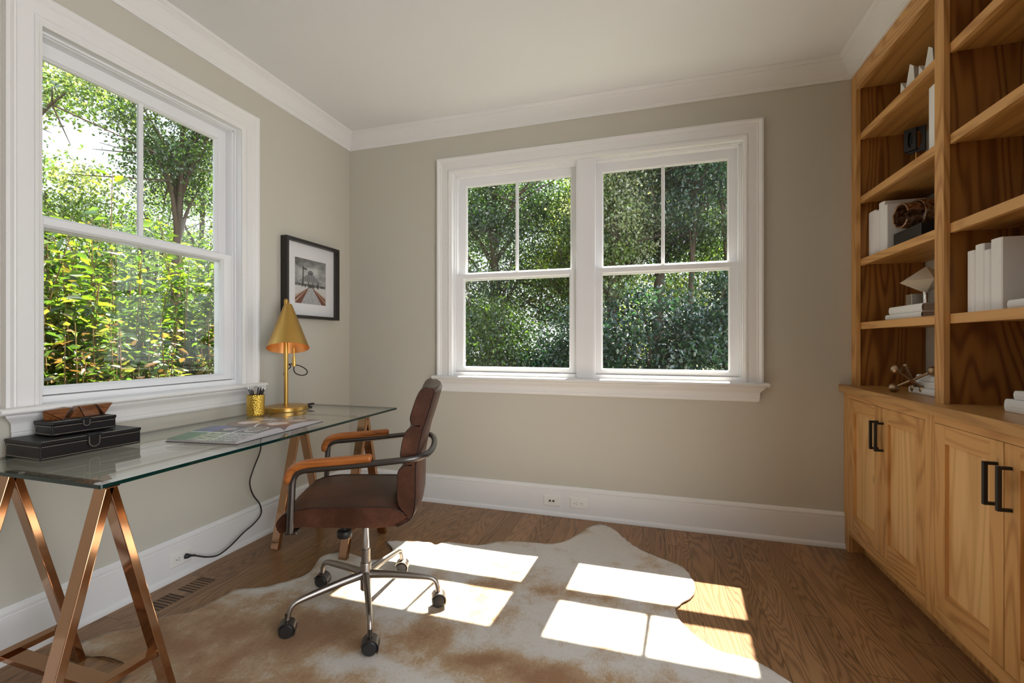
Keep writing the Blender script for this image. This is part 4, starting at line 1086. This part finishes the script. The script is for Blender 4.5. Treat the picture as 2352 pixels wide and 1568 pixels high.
def shrub(label, x, y, rx, ry, h, stems, per, pal, L=.09, dens=1., group='shrubs outside the left window', name='shrub', z0=-.6, lean=.25, cat='shrub'):
    t = thing(name, label, cat, (x, y, z0), 0, group)
    m = MB(); P = []; A = []
    for i in range(stems):
        a = rng.uniform(0, 2 * PI); r = rng.uniform(0, 1) ** .5
        bx_, by_ = rx * .8 * r * math.cos(a), ry * .9 * r * math.sin(a)
        hh = h * rng.uniform(.55, 1.0); dx, dy = rng.normal() * lean * .5, rng.normal() * lean * .5
        k = 7; pts_ = [(bx_ + dx * (s / k) ** 1.6 * hh * .5, by_ + dy * (s / k) ** 1.6 * hh * .5, hh * s / k) for s in range(k + 1)]
        m.tube(pts_, [.010 - .0075 * s / k for s in range(k + 1)], 5)
        for q in range(per):
            s = rng.uniform(.12, 1.0) * k; i0 = min(int(s), k - 1); f = s - i0
            p = np.array(pts_[i0]) * (1 - f) + np.array(pts_[i0 + 1]) * f
            az = q * 2.4 + rng.normal() * .4
            d = np.array([math.cos(az), math.sin(az), rng.uniform(-.15, .65)])
            off = rng.uniform(.01, .16) * (1 - .55 * s / k)
            P.append(p + d * off); A.append(d)
    m.build('stem', TWIG, t, smooth=60)
    P = np.array(P); A = np.array(A); n = len(P)
    A = A + rng.normal(size=(n, 3)) * .3; A[:, 2] -= .25
    nor = np.array([[0, 0, 1.]]) + rng.normal(size=(n, 3)) * .45
    LL = L * rng.uniform(.6, 1.25, n)
    leaves_obj('foliage', t, *leaf_mesh(P, A, nor, LL, LL * rng.uniform(.40, .55, n), pick(pal, n)))
    return t
def tree(label, x, y, h, cr, cz, rx, rz_, nclu, nl, pal, L=.10, group='trees beyond the back window', name='tree', lean=(0, 0), trunk=.14, sig=.34, z0=-.6, branches=9, shell=.55):
    t = thing(name, label, 'tree', (x, y, z0), 0, group)
    m = MB(); top = Vector((lean[0], lean[1], h))
    def tp(s): return Vector((lean[0] * s ** 1.5 + .06 * math.sin(s * 9 + x), lean[1] * s ** 1.5 + .06 * math.sin(s * 7 + y), h * s))
    m.tube([tp(s / 10) for s in range(11)], [trunk * (1 - .085 * s) for s in range(11)], 9)
    m.build('trunk', BARK, t, smooth=60)
    # clusters on the crown's shell
    u = unit(nclu); rad = rng.uniform(shell, 1., nclu)[:, None]
    cc = u * rad * np.array([rx, rx * .9, rz_]) + np.array([lean[0] * .8, lean[1] * .8, cz])
    m = MB()
    for i in range(branches):
        c = cc[i * max(1, nclu // branches) % nclu]; s = min(.95, max(.25, (c[2] - .25 * rz_ * 1.0) / h)); a = tp(s * .85); b = Vector(c)
        mid = a.lerp(b, .5) + Vector((0, 0, .12 * (b - a).length))
        m.tube(catmull([a, mid, b], 4), [trunk * .42 * (1 - .1 * q) for q in range(9)], 6)
        for _ in range(3):
            e = b + Vector(rng.normal(size=3) * .45); m.tube([mid.lerp(b, .5), e], [trunk * .14, trunk * .04], 4)
    m.build('branch', BARK, t, smooth=60)
    ci = rng.integers(0, nclu, nl)
    P = cc[ci] + rng.normal(size=(nl, 3)) * np.array([sig, sig, sig * .62])
    A = rng.normal(size=(nl, 3)); A[:, 2] -= .35
    nor = np.array([[0, 0, .9]]) + rng.normal(size=(nl, 3)) * .6
    LL = L * rng.uniform(.6, 1.3, nl)
    base = pick(pal, nclu, .15)[ci]; c = np.clip(base * (1 + rng.normal(size=(nl, 1)) * .25), .004, .9)
    leaves_obj('foliage', t, *leaf_mesh(P, A, nor, LL, LL * rng.uniform(.5, .7, nl), c))
    return t
YG = [(.16, .26, .025), (.11, .20, .018), (.21, .30, .03), (.08, .15, .016), (.045, .10, .016)]
YG2 = [(.11, .19, .028), (.07, .14, .022), (.16, .20, .035), (.13, .11, .035), (.05, .10, .022), (.035, .075, .018)]
PALE = [(.17, .24, .08), (.12, .20, .055), (.22, .26, .12), (.08, .15, .04)]
PALE2 = [(.20, .26, .10), (.12, .19, .05), (.28, .30, .20), (.05, .10, .03)]
YG3 = [(.12, .19, .03), (.07, .14, .022), (.18, .19, .045), (.19, .11, .045), (.055, .11, .025), (.14, .075, .035), (.03, .06, .02)]
MID = [(.055, .11, .02), (.035, .08, .018), (.09, .15, .025)]
DARK = [(.028, .065, .018), (.02, .05, .016), (.05, .095, .02)]
HAZE = [(.022, .065, .042), (.016, .05, .038), (.04, .09, .05)]  # teal leaf tone imitates the bluish reflection haze on the panes
YB = [(.13, .19, .02), (.07, .13, .018), (.035, .075, .016), (.20, .25, .03)]
# left window
shrub('bright green shrub outside left window, nearest the left edge of photo', -1.75, -1.15, .42, .55, 2.72, 40, 120, YG2, L=.085)
shrub('bright green shrub outside left window with one tall leafy tip', -1.85, -.42, .42, .55, 2.80, 42, 120, YG, L=.085)
shrub('yellow-green shrub outside left window, behind the meeting rail middle', -1.75, .35, .42, .55, 2.92, 42, 120, YG, L=.085)
shrub('bright green shrub outside left window, beside the right jamb', -2.05, 1.15, .45, .55, 2.85, 38, 110, YG2, L=.085)
shrub('russet-stemmed low shrub under the left window, nearest the pane', -1.20, -.75, .30, .55, 1.95, 40, 110, YG3, L=.07)
shrub('russet-stemmed low shrub outside left window, toward the back corner', -1.30, .15, .30, .5, 1.95, 38, 110, YG3, L=.07)
shrub('single tall leafy sapling rising above the hedge outside left window', -2.0, -.40, .05, .05, 3.55, 3, 60, YG, L=.10, lean=.05)
GL = 'trees beyond the left window'
tree('pale leafy tree overhanging the top left of the left window', -6.0, .75, 6.4, 0, 5.75, 1.25, .85, 46, 9000, PALE, .062, GL, lean=(.1, .3), sig=.22, trunk=.10)
tree('dark tree with forked trunk in the right pane of the left window', -6.0, 3.15, 7.2, 0, 5.5, 1.15, 1.5, 60, 14000, MID, .06, GL, trunk=.11, shell=.3, sig=.22, branches=14)
tree('pale green tree behind the left hedge, left of the sky gap', -8.0, 2.25, 4.4, 0, 3.6, 1.25, 1.45, 60, 13000, PALE, .07, GL, sig=.26)
tree('deep green tree behind the left hedge, below the sky gap', -8.4, 4.3, 4.6, 0, 2.9, 1.6, 1.45, 70, 14000, MID, .07, GL, sig=.28)
tree('pale far tree seen in the right pane of the left window', -11.0, 7.6, 8.0, 0, 5.3, 1.9, 2.2, 70, 13000, PALE, .085, GL, sig=.36)
tree('dark low tree far beyond the left hedge', -12.5, 5.2, 4.8, 0, 2.2, 2.6, 1.8, 70, 11000, DARK, .11, GL, sig=.45)
# back window
TB = 'trees beyond the back window'
tree('dark tree behind the left pane of the back window', -.95, 6.2, 7.0, 0, 3.9, 1.4, 2.5, 90, 22000, DARK, .062, TB, sig=.22, shell=.35)
tree('yellow-green tree right of the first muntin of the back window', .75, 7.2, 7.5, 0, 3.9, 1.25, 2.5, 90, 22000, YB, .062, TB, sig=.22, shell=.35)
tree('pale speckled tree beside the mullion of the back window', 1.55, 6.0, 7.0, 0, 4.2, .85, 2.1, 70, 18000, PALE2, .058, TB, sig=.20, shell=.35)
tree('stout brown-trunked tree left of the last muntin of the back window', 2.40, 6.6, 8.0, 0, 4.9, .95, 1.7, 60, 14000, HAZE, .062, TB, trunk=.15, sig=.22, shell=.35)
tree('slim dark-trunked tree in the last pane of the back window', 2.95, 6.0, 7.6, 0, 4.9, .75, 1.3, 50, 10000, HAZE, .062, TB, trunk=.07, lean=(-.1, 0), sig=.20, branches=12)
tree('forked dark tree at the far right of the back window', 3.65, 6.4, 7.6, 0, 4.8, 1.0, 1.9, 60, 13000, MID, .062, TB, trunk=.08, lean=(-.4, 0), sig=.22, branches=12)
tree('broad tree far behind the left half of the back window', -2.6, 10.5, 8.5, 0, 4.2, 2.8, 3.6, 120, 24000, MID, .09, TB, sig=.42)
tree('broad tree far behind the middle of the back window', 1.2, 11.5, 9.5, 0, 4.6, 3.0, 4.0, 130, 27000, YB, .09, TB, sig=.42)
tree('broad tree far behind the right half of the back window', 5.0, 10.8, 9.0, 0, 4.5, 2.9, 3.8, 120, 24000, YB, .09, TB, sig=.42)
SB = 'shrubs outside the back window'
tree('dark green bush behind the lower left pane of the back window', -.4, 4.4, 2.2, 0, 1.35, .85, 1.15, 60, 12000, MID, .06, SB, 'bush', trunk=.05, sig=.2)
tree('haze-tinted bush left of the mullion, low behind the back window', .95, 4.3, 2.0, 0, 1.25, .75, 1.05, 60, 12000, HAZE, .06, SB, 'bush', trunk=.05, sig=.2)
tree('haze-tinted bush right of the mullion, low behind the back window', 2.15, 3.8, 2.5, 0, 1.45, .85, 1.3, 60, 15000, HAZE, .062, SB, 'bush', trunk=.05, sig=.2)
tree('dark glossy bush behind the lower right pane of the back window', 3.25, 4.2, 2.6, 0, 1.5, .85, 1.35, 60, 15000, HAZE, .062, SB, 'bush', trunk=.05, sig=.2)

# ------------------------------------------------------------------ light
wd = bpy.data.worlds.new('sky'); SC.world = wd; wd.use_nodes = True
nt_ = wd.node_tree; nt_.nodes.clear()
o_ = nt_.nodes.new('ShaderNodeOutputWorld'); b_ = nt_.nodes.new('ShaderNodeBackground')
tc = nt_.nodes.new('ShaderNodeTexCoord'); sp_ = nt_.nodes.new('ShaderNodeSeparateXYZ'); rp = nt_.nodes.new('ShaderNodeValToRGB')
nt_.links.new(tc.outputs['Generated'], sp_.inputs[0]); nt_.links.new(sp_.outputs['Z'], rp.inputs[0]); nt_.links.new(rp.outputs[0], b_.inputs[0]); nt_.links.new(b_.outputs[0], o_.inputs[0])
e = rp.color_ramp.elements
e[0].position = .0; e[0].color = (.97, .98, 1., 1); e[1].position = .8; e[1].color = (.66, .82, 1., 1)
dt = nt_.nodes.new('ShaderNodeVectorMath'); dt.operation = 'DOT_PRODUCT'; nt_.links.new(tc.outputs['Generated'], dt.inputs[0]); dt.inputs[1].default_value = (.93, -.36, .1)  # sky made brighter toward the side opening, added as room fill
mr = nt_.nodes.new('ShaderNodeMapRange'); mr.interpolation_type = 'SMOOTHSTEP'
nt_.links.new(dt.outputs['Value'], mr.inputs[0]); mr.inputs[1].default_value = .35; mr.inputs[2].default_value = .9; mr.inputs[3].default_value = 1.0; mr.inputs[4].default_value = 3.6
nt_.links.new(mr.outputs[0], b_.inputs[1])
sd = bpy.data.lights.new('sun', 'SUN'); so_ = bpy.data.objects.new('sun', sd); COL.objects.link(so_)
so_.rotation_euler = Vector((-.046, -.638, -1)).to_track_quat('-Z', 'Y').to_euler(); so_.location = (2, 8, 12)
sd.energy = 20.; sd.angle = R(.53); sd.color = (1, .93, .82)

# ------------------------------------------------------------------ camera
cd = bpy.data.cameras.new('camera'); co_ = bpy.data.objects.new('camera', cd); COL.objects.link(co_)
co_.location = (2.2303, -2.9990, 1.15); co_.rotation_euler = (R(90), 0, R(17.04))
cd.sensor_fit = 'HORIZONTAL'; cd.sensor_width = 36; cd.lens = 36 * 1047.16 / 2352; cd.shift_y = 2.39 / 2352; cd.clip_start = .05; cd.clip_end = 200
SC.camera = co_
SC.view_settings.view_transform = 'Standard'; SC.view_settings.look = 'None'; SC.view_settings.gamma = 1.; SC.view_settings.use_curve_mapping = False
SC.view_settings.exposure = .55
cy = SC.cycles
cy.max_bounces = 10; cy.diffuse_bounces = 5; cy.glossy_bounces = 4; cy.transmission_bounces = 4; cy.transparent_max_bounces = 16
cy.use_denoising = True; cy.sample_clamp_indirect = 8.; cy.caustics_reflective = False; cy.caustics_refractive = False
